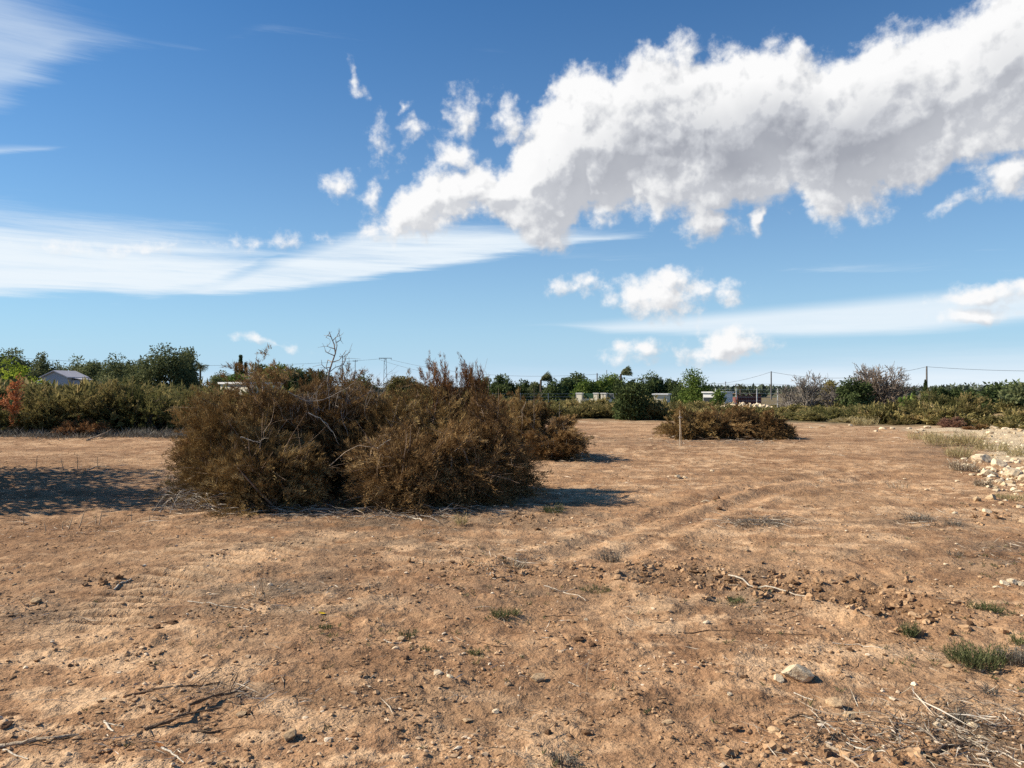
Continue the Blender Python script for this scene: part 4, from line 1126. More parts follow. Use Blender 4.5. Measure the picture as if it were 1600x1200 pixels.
tree(24, 80, 562, 40, 'lime', 'bright lime green tree at the left behind the hedge', 20, None, crown_lo=.1, nclump=36, per=130, leaf=.26)
MT = 'trees of the tree line behind the big heap'
for i, a in enumerate([
        (345, 190, 583, 16, 'euc', 'small distant tree between the palm and the cypress trio'),
        (374, 120, 588, 20, 'pine', 'green bushy tree below the cypress trio, behind the white roofed shed'),
        (405, 115, 572, 18, 'euc', 'grey green tree right of the cypress trio'),
        (432, 110, 573, 18, 'pine', 'bright green tree behind the left mound of the heap'),
        (465, 120, 576, 22, 'euc', 'olive tree behind the heap, left of the bare leader branch'),
        (500, 130, 583, 22, 'dark', 'dark tree behind the heap at the foot of the bare leader branch'),
        (560, 140, 588, 24, 'euc', 'tree behind the heap, left of the lattice pylon'),
        (622, 150, 590, 20, 'scrub', 'yellowish tree right of the lattice pylon'),
        (640, 160, 593, 26, 'dark', 'low dark tree in the dip between the lattice pylon and the russet tips'),
        (752, 150, 592, 16, 'dark', 'tree just right of the russet tips of the heap'),
        (785, 140, 588, 20, 'dark', 'rounded dark tree a little right of the russet tips'),
        (818, 150, 597, 16, 'dark', 'low dark tree left of the first windblown palm'),
        (838, 140, 600, 12, 'euc', 'small olive tree at the foot of the first windblown palm')]):
    tree(*a, seed=40+i, group=MT, crown_lo=.1, nclump=54, per=110, leaf=.42, crad=.2, shell=.65)
RT = 'trees of the garden line behind the cream wall'
for i, a in enumerate([
        (866, 110, 597, 20, 'dark', 'dark garden tree right under the first windblown palm'),
        (888, 112, 593, 18, 'dark', 'dark garden tree left of the tall one with the ragged top'),
        (903, 116, 585, 14, 'dark', 'tall garden tree with a ragged top, left of the thin pole'),
        (918, 108, 596, 20, 'pine', 'green garden tree behind the cream gate pillar'),
        (938, 110, 592, 18, 'pine', 'green garden tree beside the thin pole'),
        (958, 112, 588, 17, 'pine', 'green garden tree left of the second windblown palm'),
        (1002, 108, 592, 18, 'dark', 'garden tree right behind the round dark bush'),
        (1022, 110, 586, 16, 'dark', 'shaggy dark garden tree left of the big stone pine'),
        (1045, 110, 596, 16, 'dark', 'low dark garden tree touching the big stone pine'),
        (1062, 104, 604, 14, 'dark', 'small round dark tree at the left foot of the big stone pine')]):
    tree(*a, seed=60+i, group=RT, crown_lo=.05, nclump=54, per=110, leaf=.34, crad=.2, shell=.65)
tree(1089, 96, 579, 27, 'pine', 'big bright stone pine with a rounded crown, tallest of the garden trees', 80, RT, crown_lo=.12, nclump=40, per=150, leaf=.28, crad=.24, shell=.6)
tree(1123, 87, 611, 10, 'pine', 'small green tree right of the big stone pine', 81, RT, crown_lo=.05, nclump=14, per=90, leaf=.26)
tree(984, 38, 597, 24, 'dark', 'round dark green bush standing alone in the scrub beyond the field', 82, None, crown_lo=.02, nclump=34, per=170, leaf=.16, crad=.24)
for i, a in enumerate([
        (1335, 62, 594, 24, 'dark', 'dense green bush at the left side of the bare dome tree'),
        (1470, 130, 608, 12, 'dark', 'small distant tree right of the right utility pole'),
        (1500, 130, 608, 14, 'dark', 'distant dark tree midway between the right pole and the olive tree'),
        (1520, 125, 610, 10, 'dark', 'distant low tree at the left of the olive tree'),
        (1566, 36, 600, 36, 'dark', 'broad olive tree at the right end of the scrub'),
        (1600, 34.5, 603, 26, 'euc', 'olive tree at the right edge, beside the broad one'),
        (1296, 70, 597, 10, 'scrub', 'small olive tree between the bare grey trees and the dome tree')]):
    tree(*a, seed=90+i, group='trees on the right side of the scrub', crown_lo=.06, nclump=34, per=130, leaf=.22 if a[1] < 80 else .4, crad=.22)

def cypress(px, d, top, hw, label, seed, group=None):
    g = np.random.default_rng(seed+8000); x = PX(px, d); z = hz(x, d); h = ZT(top, d)-z; rx = hw/F*d
    t = thing('cypress', label, 'tree', (x, d, z), 0, 1, group)
    n = 1500; u = g.random(n); a = g.uniform(0, 6.28, n)
    r = rx*np.minimum(1, (1-u)*1.8)*(.5+.5*u**.3)*np.sqrt(g.random(n))*(1+.12*np.sin(a*3+u*14))
    p = np.stack([r*np.cos(a), r*np.sin(a), u*h*.97], 1)
    dirs = unit(np.stack([np.cos(a)*.4, np.sin(a)*.4, np.ones(n)], 1)+g.normal(size=(n, 3))*.25)
    V, Fq = diamonds(p, dirs, np.full(n, h*.07), np.full(n, h*.025), g)
    link('crown', np_mesh('crown', V, Fq, g.random(n)*.6, mats=[M['dark']]), t)
    V, Fq = tube(np.array([[0, 0, -.2], [0, 0, h*.3], [0, 0, h*.7]]), .14, .05, 6)
    link('trunk', np_mesh('trunk', V, Fq, mats=[M['bark']]), t)
cypress(376, 130, 556, 5, 'tall slim dark cypress, middle of the trio behind the left mound', 1, 'cypress trio')
cypress(369, 130, 571, 3, 'short cypress left of the tall slim one', 2, 'cypress trio')
cypress(384, 130, 567, 3, 'short cypress right of the tall slim one', 3, 'cypress trio')
cypress(1446, 120, 594, 6, 'pointed cypress beside the right utility pole', 4)
cypress(1428, 125, 603, 3, 'small cypress left of the pointed one by the right utility pole', 5)
cypress(1461, 125, 605, 3, 'small cypress right of the right utility pole', 6)

def palm(px, d, top, crown_px, label, seed, wind=0.0, lean=0.0):
    g = np.random.default_rng(seed+8100); x = PX(px, d); z = hz(x, d); h = ZT(top, d)-z; L = crown_px/F*d
    t = thing('palm_tree', label, 'tree', (x, d, z))
    trunk_h = h-L*.5
    tp = np.array([lean, 0, trunk_h])
    pts = np.array([[0, 0, -.3], [lean*.2, 0, trunk_h*.5], tp])
    V, Fq = tube(pts, .2, .15, 7); link('trunk', np_mesh('trunk', V, Fq, smooth=True, mats=[M['bark']]), t)
    bs, ds, Ls = [], [], []; rach = []
    for k in range(34):
        a = g.uniform(0, 6.28); e = g.uniform(-.1, 1.2)
        dv = unit(np.array([math.cos(a)*math.cos(e), math.sin(a)*math.cos(e), math.sin(e)])+np.array([wind, 0, .2*wind]))
        p = tp.copy(); P = [p.copy()]
        for s in range(7):
            dv = unit(dv+np.array([wind*.09, 0, -.16 if wind == 0 else -.035])); p = p+dv*L*.15; P.append(p.copy())
            for q in range(6):
                bs.append(p+dv*L*.15*(q/6-1)); ds.append(unit(dv*.8+unit(np.cross(dv, g.normal(size=3)))*.6+np.array([wind*.3, 0, -.15]))); Ls.append(L*.36)
        rach.append((np.array(P), .03, .015, 3))
    bs, ds, Ls = np.array(bs), np.array(ds), np.array(Ls)
    V, Fq = diamonds(bs, ds, Ls, np.full(len(bs), L*.035), g)
    link('frond', np_mesh('frond', V, Fq, g.random(len(bs)), mats=[M['euc']]), t)['kind'] = 'stuff'
    link('frond_stalk', bare_mesh('frond_stalk', 'scrub' if False else 'bark', rach), t)
palm(313, 130, 568, 11, 'small palm right of the tallest left tree', 1)
palm(845, 110, 586, 15, 'first windblown palm, its fronds swept right, left of the garden trees', 2, wind=1.0)
palm(970, 112, 577, 15, 'second windblown palm, rising above the round dark bush', 3, wind=1.0)
palm(1157, 150, 601, 6, 'tiny far palm left of the middle utility pole', 4)

def bare_tree(px, d, top, hw, label, seed, mat='greybark', nst=26, depth=3, group='bare grey trees on the right', rr=.045, kids=(3, 4)):
    g = np.random.default_rng(seed+8200); x = PX(px, d); z = hz(x, d); h = ZT(top, d)-z; rx = hw/F*d
    t = thing('bare_tree', label, 'tree', (x, d, z), 0, 1, group)
    lst = []; tr = []
    for k in range(nst):
        a = g.uniform(0, 6.28); el = g.uniform(.15, 1.0)
        tgt = np.array([rx*math.cos(a)*math.sqrt(max(0, 1-el*el*.8)), rx*.8*math.sin(a)*math.sqrt(max(0, 1-el*el*.8)), h*el*.85])
        b = np.array([g.normal()*.15*rx, g.normal()*.15*rx, -.1]); mid = (b+tgt)*.5+np.array([0, 0, .15*h])
        tt = np.linspace(0, 1, 6)[:, None]; pts = (1-tt)**2*b+2*tt*(1-tt)*mid+tt**2*tgt
        tr.append((pts, rr*1.4, rr*.5, 5))
        for q in range(5):
            i = g.integers(2, 6); dd = unit(unit(pts[i]-pts[i-1])+unit(g.normal(size=3))*.6)
            bare_geo(g, pts[i], dd, h*.28*g.uniform(.6, 1.1), rr*.45, depth-1, lst, .14, .02, kids, .7, 4)
    lst = [(p, max(a, .02), max(b, .011), 3) for p, a, b, s in lst]
    link('twigs', bare_mesh('twigs', mat, lst), t); link('trunk', bare_mesh('trunk', mat, tr), t)
M['redtwig'] = solid_mat('reddish_twig', (.20, .15, .11), (.36, .285, .225), 18, .95, .3)
bare_tree(1374, 64, 579, 38, 'large bare dome shaped tree with reddish grey twigs', 1, 'redtwig', nst=90)
bare_tree(1262, 66, 590, 22, 'bare grey tree with a pointed left top, left of the dome tree', 2, nst=24)
bare_tree(1300, 68, 602, 20, 'lower bare grey tree touching the dome tree on its left', 3, nst=18)
bare_tree(1232, 68, 606, 14, 'low bare grey bush right of the middle utility pole', 4, nst=14)

def cactus(px, d, top, hw, label, seed):
    g = np.random.default_rng(seed); x = PX(px, d); z = hz(x, d); h = ZT(top, d)-z; rx = hw/F*d
    t = thing('cactus', label, 'cactus', (x, d, z))
    V0, F0 = ICO2
    for i in range(34):
        s = h*g.uniform(.13, .2); a = g.uniform(0, 3.14)
        V = V0*np.array([s*.55, s*.14, s*.8])
        V = np.stack([V[:, 0]*math.cos(a)-V[:, 1]*math.sin(a), V[:, 0]*math.sin(a)+V[:, 1]*math.cos(a), V[:, 2]], 1)
        u = g.random()
        V = V+np.array([g.normal()*rx*.5*(1-.4*u), g.normal()*rx*.35, s*.7+u*(h-1.5*s)])
        link('pad', np_mesh('pad', V, F0, np.full(len(F0), g.random()), smooth=True, mats=[M['pine']]), t)
cactus(1424, 58, 613, 18, 'prickly pear cactus below the right utility pole, left one', 1)
cactus(1452, 57, 612, 18, 'prickly pear cactus below the right utility pole, right one', 2)

# ------------------------------------------------------------------ buildings and walls
def box(x0, x1, y0, y1, z0, z1):
    V = np.array([[x0, y0, z0], [x1, y0, z0], [x1, y1, z0], [x0, y1, z0], [x0, y0, z1], [x1, y0, z1], [x1, y1, z1], [x0, y1, z1]], float)
    Fq = np.array([[0, 3, 2, 1], [4, 5, 6, 7], [0, 1, 5, 4], [1, 2, 6, 5], [2, 3, 7, 6], [3, 0, 4, 7]])
    return V, Fq
def bobj(name, mat, parts, parent=None):
    V, Fq = merge(parts); return link(name, np_mesh(name, V, Fq, mats=[M[mat]]), parent)

def gable_house():
    d = 98; x = PX(101, d); z = hz(x, d); k = d/F
    t = thing('house', 'house with a pale grey gabled roof among the trees on the left', 'house', (x, d, z), R(-9))
    top = ZT(579, d)-z; ev = ZT(588, d)-z
    w, dp = 1.75, 1.7
    bobj('wall', 'lilac', [box(-w, w, -dp, dp, -.3, ev-.05)], t)
    # gable roof, ridge along y: two slabs with overhang, plus the gable triangles
    def slab(s):
        a = np.array([[0, -dp-.25, top], [0, dp+.25, top], [s*(w+.3), dp+.25, ev-.12], [s*(w+.3), -dp-.25, ev-.12]]); b = a-np.array([0, 0, .12])
        V = np.vstack([a, b]); Fq = np.array([[0, 1, 2, 3], [7, 6, 5, 4], [0, 3, 7, 4], [3, 2, 6, 7], [2, 1, 5, 6], [1, 0, 4, 5]])
        return V, Fq
    bobj('roof', 'lilac', [slab(1), slab(-1)], t)
    V = np.array([[-w, -dp+.02, ev-.06], [w, -dp+.02, ev-.06], [0, -dp+.02, top-.13], [0, -dp+.02, top-.13+1e-4], [-w, -dp+.12, ev-.06], [w, -dp+.12, ev-.06], [0, -dp+.12, top-.13], [0, -dp+.12, top-.13+1e-4]])
    link('gable', np_mesh('gable', V, np.array([[0, 1, 2, 3], [5, 4, 7, 6]]), mats=[M['lilac']]), t)
    lt = bobj('side_room', 'white', [box(-w-1.6, -w-.02, -dp*.7, dp*.7, -.3, ev-.75)], t)
    a = np.array([[-w-.02, -dp*.75, ev-.25], [-w-.02, dp*.75, ev-.25], [-w-1.8, dp*.75, ev-.72], [-w-1.8, -dp*.75, ev-.72]]); V = np.vstack([a, a-np.array([0, 0, .09])])
    link('side_roof', np_mesh('side_roof', V, np.array([[0, 1, 2, 3], [7, 6, 5, 4], [0, 3, 7, 4], [3, 2, 6, 7], [2, 1, 5, 6], [1, 0, 4, 5]]), mats=[M['white']]), t)
    a = np.array([[w+.02, -dp*.6, ev-.15], [w+.02, dp*.6, ev-.15], [w+1.5, dp*.6, ev-.4], [w+1.5, -dp*.6, ev-.4]]); V = np.vstack([a, a-np.array([0, 0, .09])])
    link('side_roof', np_mesh('side_roof', V, np.array([[3, 2, 1, 0], [4, 5, 6, 7], [0, 4, 7, 3], [3, 7, 6, 2], [2, 6, 5, 1], [1, 5, 4, 0]])[:, ::-1], mats=[M['lilac']]), t)
    bobj('side_room', 'lilac', [box(w+.02, w+1.3, -dp*.55, dp*.55, -.3, ev-.5)], t)
gable_house()

def flat_shed(px0, px1, d, top, mat, roof, label, name='shed', depth=3.0, win=False, rz=0):
    x0, x1 = PX(px0, d), PX(px1, d); x = (x0+x1)/2; w = (x1-x0)/2; z = hz(x, d); h = ZT(top, d)-z
    t = thing(name, label, name, (x, d, z), rz)
    bobj('wall', mat, [box(-w, w, 0, depth, -.4, h-.14)], t)
    bobj('roof', roof, [box(-w-.15, w+.15, -.15, depth+.15, h-.14, h)], t)
    if win:
        for s in (-.5, .35):
            f = bobj('window', 'glass', [box(w*s-.35, w*s+.35, -.025, .01, h*.35, h*.72)], t)
    return t
flat_shed(331, 400, 56, 597, 'cream', 'white', 'low shed with a white flat roof behind the left end of the heap', rz=R(-35))
flat_shed(1098, 1119, 90, 612, 'white', 'white', 'white flat roofed house right of the big stone pine', 'house', 5, True, rz=R(-38))
flat_shed(1021, 1042, 84, 615, 'cream', 'white', 'small white shed below the shaggy dark garden trees', depth=2.2, rz=R(-20))

def garden_wall():
    d = 86
    t = thing('garden_wall', 'low cream garden wall with gate pillars before the garden trees', 'wall', (PX(925, d), d, hz(PX(925, d), d)), R(-28))
    x0 = PX(925, d); z0 = hz(x0, d)
    zz = lambda py: ZT(py, d)-z0
    X = lambda px: PX(px, d)-x0
    bobj('wall', 'cream', [box(X(902), X(1005), .05, .2, -.3, zz(623))], t)
    for a, b, tp in ((900, 909, 615), (929, 935, 615), (941, 944, 615), (945.5, 949, 615)):
        p = bobj('gate_pillar', 'cream', [box(X(a), X(b), -.25, .25, -.3, zz(tp))], t)
        bobj('cap', 'white', [box(X(a)-.06, X(b)+.06, -.31, .31, zz(tp), zz(tp)+.08)], p)
    bobj('gate', 'greenmesh', [box(X(910)+i*.13, X(910)+i*.13+.05, .22, .26, .0, zz(615.5)) for i in range(12)]+[box(X(909.5), X(929), .262, .30, zz(616), zz(615))], t)
    bobj('railing', 'greywall', [box(X(950)+i*.16, X(950)+i*.16+.035, .22, .25, zz(623), zz(615.5)) for i in range(22)]+[box(X(949.2), X(1000), .252, .28, zz(615.2), zz(614.6))], t)
garden_wall()
def mesh_fence(px0, px1, d, top, label, mat='greywall', step=2.6, n_w=5):
    x0, x1 = PX(px0, d), PX(px1, d); z = hz((x0+x1)/2, d); h = ZT(top, d)-z
    t = thing('fence', label, 'fence', (x0, d, z))
    n = max(2, int((x1-x0)/step)+1)
    for i in range(n):
        bobj('post', mat, [box(i*(x1-x0)/(n-1)-.04, i*(x1-x0)/(n-1)+.04, -.04, .04, -.5, h)], t)
    bobj('wire_mesh', mat, [box(0, x1-x0, -.008, .008, h*(.15+.8*k/n_w), h*(.15+.8*k/n_w)+.02) for k in range(n_w+1)], t)
mesh_fence(770, 900, 88, 614, 'grey wire fence left of the cream gate pillars')
mesh_fence(1118, 1215, 92, 607, 'tall pale wire fence before the rust red shed', step=1.9, mat='white')
def red_shed():
    d = 98; x0, x1 = PX(1152, d), PX(1190, d); x = (x0+x1)/2; z = hz(x, d); h = ZT(614.5, d)-z; w = (x1-x0)/2
    t = thing('shed', 'low rust red slatted shed behind the pale wire fence', 'shed', (x, d, z))
    bobj('wall', 'rust', [box(-w+i*(2*w/14), -w+i*(2*w/14)+2*w/14*.72, 0, .1, -.2, h-.1-(i % 3)*.12) for i in range(14)]+[box(-w, w, .102, 2, -.2, h-.5)], t)
    bobj('roof', 'brownwood', [box(-w-.2, w+.2, -.2, 2.2, h-.09, h)], t)
red_shed()
def rubble():
    d = 62; x = PX(1160, d); z = hz(x, d); g = np.random.default_rng(21)
    n = 60; m = 20; u = np.linspace(-1, 1, n); v = np.linspace(-1, 1, m)
    U, Vv = np.meshgrid(u, v, indexing='ij')
    top = ZT(626, d)-z
    hgt = top*np.clip(1-U**2, 0, 1)**.6*np.clip(1-Vv**2, 0, 1)*(1+.45*fbm(U*6, Vv*3, 4, 91))-.25
    V = np.stack([U*3.1, Vv*2.4, hgt], -1).reshape(-1, 3)
    i = np.arange(n*m).reshape(n, m)
    Fq = np.stack([i[:-1, :-1].ravel(), i[1:, :-1].ravel(), i[1:, 1:].ravel(), i[:-1, 1:].ravel()], 1)
    o = link('rubble_mound', np_mesh('rubble_mound', V, Fq, smooth=False, mats=[M['limestone']]), None, (x, d, z))
    tag(o, 'low pale mound of rubble in the scrub behind the small far heap', 'mound')
rubble()

# ------------------------------------------------------------------ poles, pylon and wires
def pole(px, d, top, r, label, arm=0.0, name='utility_pole', group='utility poles'):
    x = PX(px, d); z = hz(x, d); h = ZT(top, d)-z
    t = thing(name, label, 'pole', (x, d, z), 0, 1, group)
    V, Fq = tube(np.array([[0, 0, -.5], [0, 0, h*.5], [0, 0, h]]), r*1.15, r*.85, 8)
    link('post', np_mesh('post', V, Fq, smooth=True, mats=[M['pole']]), t)
    if arm:
        bobj('crossarm', 'pole', [box(-arm, arm, -r*.8, r*.8, h-.55, h-.4)], t)
    for k in (-1, 0, 1):
        xx = (arm*.85 if arm else r*.5)*k
        V, Fq = tube(np.array([[xx, 0, h-.4 if arm else h-.05], [xx, 0, h-.2 if arm else h+.06], [xx, 0, h-.08 if arm else h+.14]]), .06, .04, 6)
        link('insulator', np_mesh('insulator', V, Fq, mats=[M['greywall']]), t)
    return np.array([x, d, z+h])
p1205 = pole(1205, 190, 581, .17, 'middle utility pole, left of the bare grey trees')
p1448 = pole(1448, 170, 573, .19, 'right utility pole, behind the pointed cypress')
p933 = pole(933, 180, 584, .16, 'thin dark pole among the garden trees')
p948 = pole(948, 200, 579, .09, 'thinnest pole, right of the dark one among the garden trees')
p1133 = pole(1133.5, 92, 598, .05, 'thin pale pole at the left end of the tall wire fence')
pole(1150, 93, 601, .05, 'thin pole above the rust red shed, left one')
pole(535, 240, 555, .12, 'distant pole right of the bare leader branch, behind the heap', arm=1.0)
pole(555, 250, 562, .10, 'shorter distant pole between the bare leader and the lattice pylon', arm=.8)
pole(1290, 210, 598, .10, 'distant pole behind the bare grey trees, left one', arm=.8)
pole(1323, 210, 598, .10, 'distant pole behind the bare dome tree', arm=.8)
def pylon(px, d, top, label):
    x = PX(px, d); z = hz(x, d); h = ZT(top, d)-z
    t = thing('lattice_pylon', label, 'pylon', (x, d, z), R(8))
    w0, w1 = .62, .30; st = []
    def wz(u): return w0+(w1-w0)*u
    for sx, sy in ((-1, -1), (1, -1), (1, 1), (-1, 1)):
        st.append(tube(np.array([[sx*w0, sy*w0, -.5], [sx*wz(.5), sy*wz(.5), h*.5], [sx*w1, sy*w1, h]]), .06, .05, 4))
    n = 9
    for k in range(n):
        a, b = k/n, (k+1)/n
        for s in (-1, 1):
            sg = 1 if k % 2 else -1
            st.append(tube(np.array([[sg*wz(a), s*wz(a), a*h], [0, s*wz((a+b)/2), (a+b)/2*h], [-sg*wz(b), s*wz(b), b*h]]), .035, .035, 3))
            st.append(tube(np.array([[s*wz(a), sg*wz(a), a*h], [s*wz((a+b)/2), 0, (a+b)/2*h], [s*wz(b), -sg*wz(b), b*h]]), .035, .035, 3))
    link('mast', bare_mesh2('mast', 'pole', st), t)
    bobj('crossarm', 'pole', [box(-2.0, 2.0, -.1, .1, h, h+.16)], t)
    for k in (-1.8, 0, 1.8):
        V, Fq = tube(np.array([[k, 0, h-.02], [k, 0, h-.25], [k, 0, h-.5]]), .07, .05, 5); link('insulator', np_mesh('insulator', V, Fq, mats=[M['greywall']]), t)
    return np.array([x, d, z+h])
def bare_mesh2(name, mat, parts):
    V, Fq = merge(parts); return np_mesh(name, V, Fq, mats=[M[mat]])
pyl = pylon(602, 240, 560, 'T shaped lattice pylon on the horizon behind the big heap')

def wire(a, b, sag, label, r=.022):
    a, b = np.array(a, float), np.array(b, float); tt = np.linspace(0, 1, 24)
    P = a+(b-a)*tt[:, None]; P[:, 2] -= 4*sag*tt*(1-tt)
    V, Fq = tube(P, r, r, 4)
    tag(link('overhead_wire', np_mesh('overhead_wire', V, Fq, mats=[M['wire']])), label, 'wire', 'overhead wires')
def at(px, py, d): return np.array([PX(px, d), d, ZT(py, d)])
wire(p1205, p1448, 2.0, 'overhead wire sagging between the middle and the right utility pole', .035)
wire(p1448, at(1800, 575, 160), .8, 'overhead wire from the right utility pole to the right edge', .035)
wire(p1205, at(1118, 600, 230), .5, 'overhead wire dropping left from the middle utility pole', .035)
wire(p933-[0, 0, .2], p1205-[0, 0, 3], .8, 'lower wire from the thin dark pole to the middle utility pole', .03)
wire(p1205-[0, 0, 3.0], at(1800, 606, 170), 1.0, 'lower wire behind the bare trees on the right', .03)
wire(at(-500, 500, 150), pyl, 5.0, 'long overhead wire crossing the sky on the left to the lattice pylon', .03)
wire(pyl+[1.8, 0, -.4], p933+[0, 0, -.1], 2.2, 'upper wire from the lattice pylon to the thin dark pole', .03)
wire(pyl+[-1.8, 0, -.4], p933+[0, 0, -1.2], 3.2, 'lower wire from the lattice pylon to the thin dark pole', .03)

# ------------------------------------------------------------------ sky, sun, camera
def build_world():
    w = bpy.data.worlds.new('World'); S.world = w; w.use_nodes = True
    nt = w.node_tree; nt.nodes.clear(); L = nt.links.new
    tc = N(nt, 'ShaderNodeTexCoord'); vec = tc.outputs['Generated']
    sky = N(nt, 'ShaderNodeTexSky', sky_type='NISHITA', sun_disc=False, sun_elevation=SUN_EL,
            sun_rotation=math.atan2(SUN_V[0], SUN_V[1]) % (2*math.pi), altitude=20, air_density=1.0, dust_density=.3, ozone_density=1.5)
    skyc = sky.outputs[0]
    sep = N(nt, 'ShaderNodeSeparateXYZ'); L(vec, sep.inputs[0])
    az = math_n(nt, 'ARCTAN2', sep.outputs[0], sep.outputs[1]); el = math_n(nt, 'ARCSINE', sep.outputs[2])
    comb = N(nt, 'ShaderNodeCombineXYZ'); L(az, comb.inputs[0]); L(el, comb.inputs[1])
    P0 = comb.outputs[0]
    def AE(px, py):
        return math.atan((px-800)/F), math.atan((HZ-py)/math.hypot(F, px-800))
    A0, A1 = -1.2, 1.2; E1 = .8
    def fcurve(pts, tree, azs):
        n = tree.nodes.new('ShaderNodeFloatCurve'); cu = n.mapping.curves[0]
        P = [((AE(a, b)[0]-A0)/(A1-A0), AE(a, b)[1]/E1) for a, b in pts]
        while len(cu.points) < len(P): cu.points.new(.5, .5)
        for p, (u, v) in zip(cu.points, P): p.location = (min(max(u, 0), 1), v); p.handle_type = 'VECTOR'
        n.mapping.use_clip = False; n.mapping.update()
        tree.links.new(azs, n.inputs['Value'])
        return math_n(tree, 'MULTIPLY', n.outputs[0], E1)
    # ---- cumulus density as a node group of (azimuth, elevation)
    gt = bpy.data.node_groups.new('cumulus', 'ShaderNodeTree')
    gt.interface.new_socket('P', in_out='INPUT', socket_type='NodeSocketVector')
    gt.interface.new_socket('D', in_out='OUTPUT', socket_type='NodeSocketFloat'); gt.interface.new_socket('S', in_out='OUTPUT', socket_type='NodeSocketFloat'); gt.interface.new_socket('E', in_out='OUTPUT', socket_type='NodeSocketFloat')
    gi = gt.nodes.new('NodeGroupInput'); go = gt.nodes.new('NodeGroupOutput')
    Pv = gi.outputs[0]
    # warp the position so that outlines billow
    wn = N(gt, 'ShaderNodeTexNoise', i_Scale=11, i_Detail=4, i_Roughness=.6); gt.links.new(Pv, wn.inputs[0])
    ws = N(gt, 'ShaderNodeVectorMath', operation='SUBTRACT'); gt.links.new(wn.outputs['Color'], ws.inputs[0]); ws.inputs[1].default_value = (.5, .5, .5)
    wm = N(gt, 'ShaderNodeVectorMath', operation='MULTIPLY_ADD'); gt.links.new(ws.outputs[0], wm.inputs[0]); wm.inputs[1].default_value = (.075, .055, 0); gt.links.new(Pv, wm.inputs[2])
    Pw = wm.outputs[0]
    sp = N(gt, 'ShaderNodeSeparateXYZ'); gt.links.new(Pw, sp.inputs[0])
    an = math_n(gt, 'MULTIPLY_ADD', sp.outputs[0], 1/(A1-A0), -A0/(A1-A0))
    top = fcurve([(-2000, 380), (560, 362), (598, 345), (615, 302), (660, 262), (700, 244), (790, 240), (830, 188), (870, 122), (900, 98), (960, 108), (1000, 66), (1060, 56), (1110, 68), (1180, 58), (1240, 48), (1272, 76), (1310, 90), (1345, 68), (1390, 52), (1450, 40), (1500, 22), (1530, -10), (1600, -60), (1760, -150), (2050, -120), (2300, 60), (3000, 150)], gt, an)
    bot = fcurve([(-2000, 364), (560, 366), (600, 374), (660, 376), (700, 350), (765, 346), (825, 378), (860, 384), (895, 366), (910, 330), (950, 344), (1000, 334), (1060, 332), (1100, 343), (1140, 345), (1200, 320), (1240, 306), (1265, 338), (1300, 344), (1370, 330), (1420, 300), (1480, 272), (1540, 246), (1600, 228), (1760, 180), (2050, 130), (2300, 110), (3000, 155)], gt, an)
    ed = math_n(gt, 'MINIMUM', math_n(gt, 'SUBTRACT', sp.outputs[1], bot), math_n(gt, 'SUBTRACT', top, sp.outputs[1]))
    gt.links.new(math_n(gt, 'MULTIPLY', ed, 1200/34), go.inputs[2])
    D = math_n(gt, 'MINIMUM', math_n(gt, 'MULTIPLY', ed, 1200/34), 3.0)
    for (px, py, rx, ry, rot) in [(895, 446, 38, 23, .1), (1035, 458, 100, 34, .0), (1062, 445, 30, 26, 0), (996, 549, 44, 18, 0), (1085, 546, 52, 18, 0), (1130, 538, 56, 22, 0), (1110, 358, 48, 24, 0),
                                  (598, 218, 24, 46, -.2), (650, 200, 24, 26, .2), (720, 178, 26, 36, -.3), (795, 195, 20, 42, .5), (526, 282, 22, 16, .5), (577, 298, 16, 26, 0), (556, 122, 14, 28, .5), (1590, 262, 50, 36, .2), (862, 362, 40, 30, .2), (1188, 348, 12, 22, 0), (640, 160, 12, 14, 0), (715, 240, 28, 26, .3), (430, 534, 40, 9, -.1), (1540, 452, 90, 13, .14), (1520, 487, 50, 11, .05), (1500, 310, 34, 14, .4)]:
        a, e = AE(px, py)
        k = math.cos(a)
        mp = N(gt, 'ShaderNodeMapping', vector_type='TEXTURE'); gt.links.new(Pw, mp.inputs[0])
        mp.inputs['Location'].default_value = (a, e, 0); mp.inputs['Rotation'].default_value = (0, 0, rot); mp.inputs['Scale'].default_value = (1.18*rx*k*k/F, 1.18*ry*k/F, 1)
        ln = N(gt, 'ShaderNodeVectorMath', operation='LENGTH'); gt.links.new(mp.outputs[0], ln.inputs[0])
        soft = .62 if ry < 19 or px < 820 and py < 310 else .95
        D = math_n(gt, 'MAXIMUM', D, math_n(gt, 'MULTIPLY_ADD', ln.outputs['Value'], -soft*1.25, soft))
    # cauliflower puffs: domes with creases between them
    vo = N(gt, 'ShaderNodeTexVoronoi', feature='F1', i_Scale=10.5); vo.inputs['Detail'].default_value = 3; vo.inputs['Roughness'].default_value = .6; vo.inputs['Lacunarity'].default_value = 2.1; vo.normalize = True
    gt.links.new(Pw, vo.inputs['Vector'])
    puff = math_n(gt, 'MULTIPLY_ADD', math_n(gt, 'MULTIPLY', vo.outputs['Distance'], vo.outputs['Distance']), -5.5, 1.0)
    fn = N(gt, 'ShaderNodeTexNoise', i_Scale=30, i_Detail=8, i_Roughness=.62); gt.links.new(Pv, fn.inputs[0])
    fz = math_n(gt, 'MULTIPLY_ADD', fn.outputs[0], 2.0, -1.0)
    Sh = math_n(gt, 'ADD', math_n(gt, 'ADD', D, math_n(gt, 'MULTIPLY', puff, 1.6)), math_n(gt, 'MULTIPLY', fz, .9))
    D = math_n(gt, 'ADD', math_n(gt, 'ADD', D, math_n(gt, 'MULTIPLY_ADD', puff, .8, -.15)), math_n(gt, 'MULTIPLY', fz, 1.25))
    gt.links.new(D, go.inputs[0]); gt.links.new(Sh, go.inputs[1])
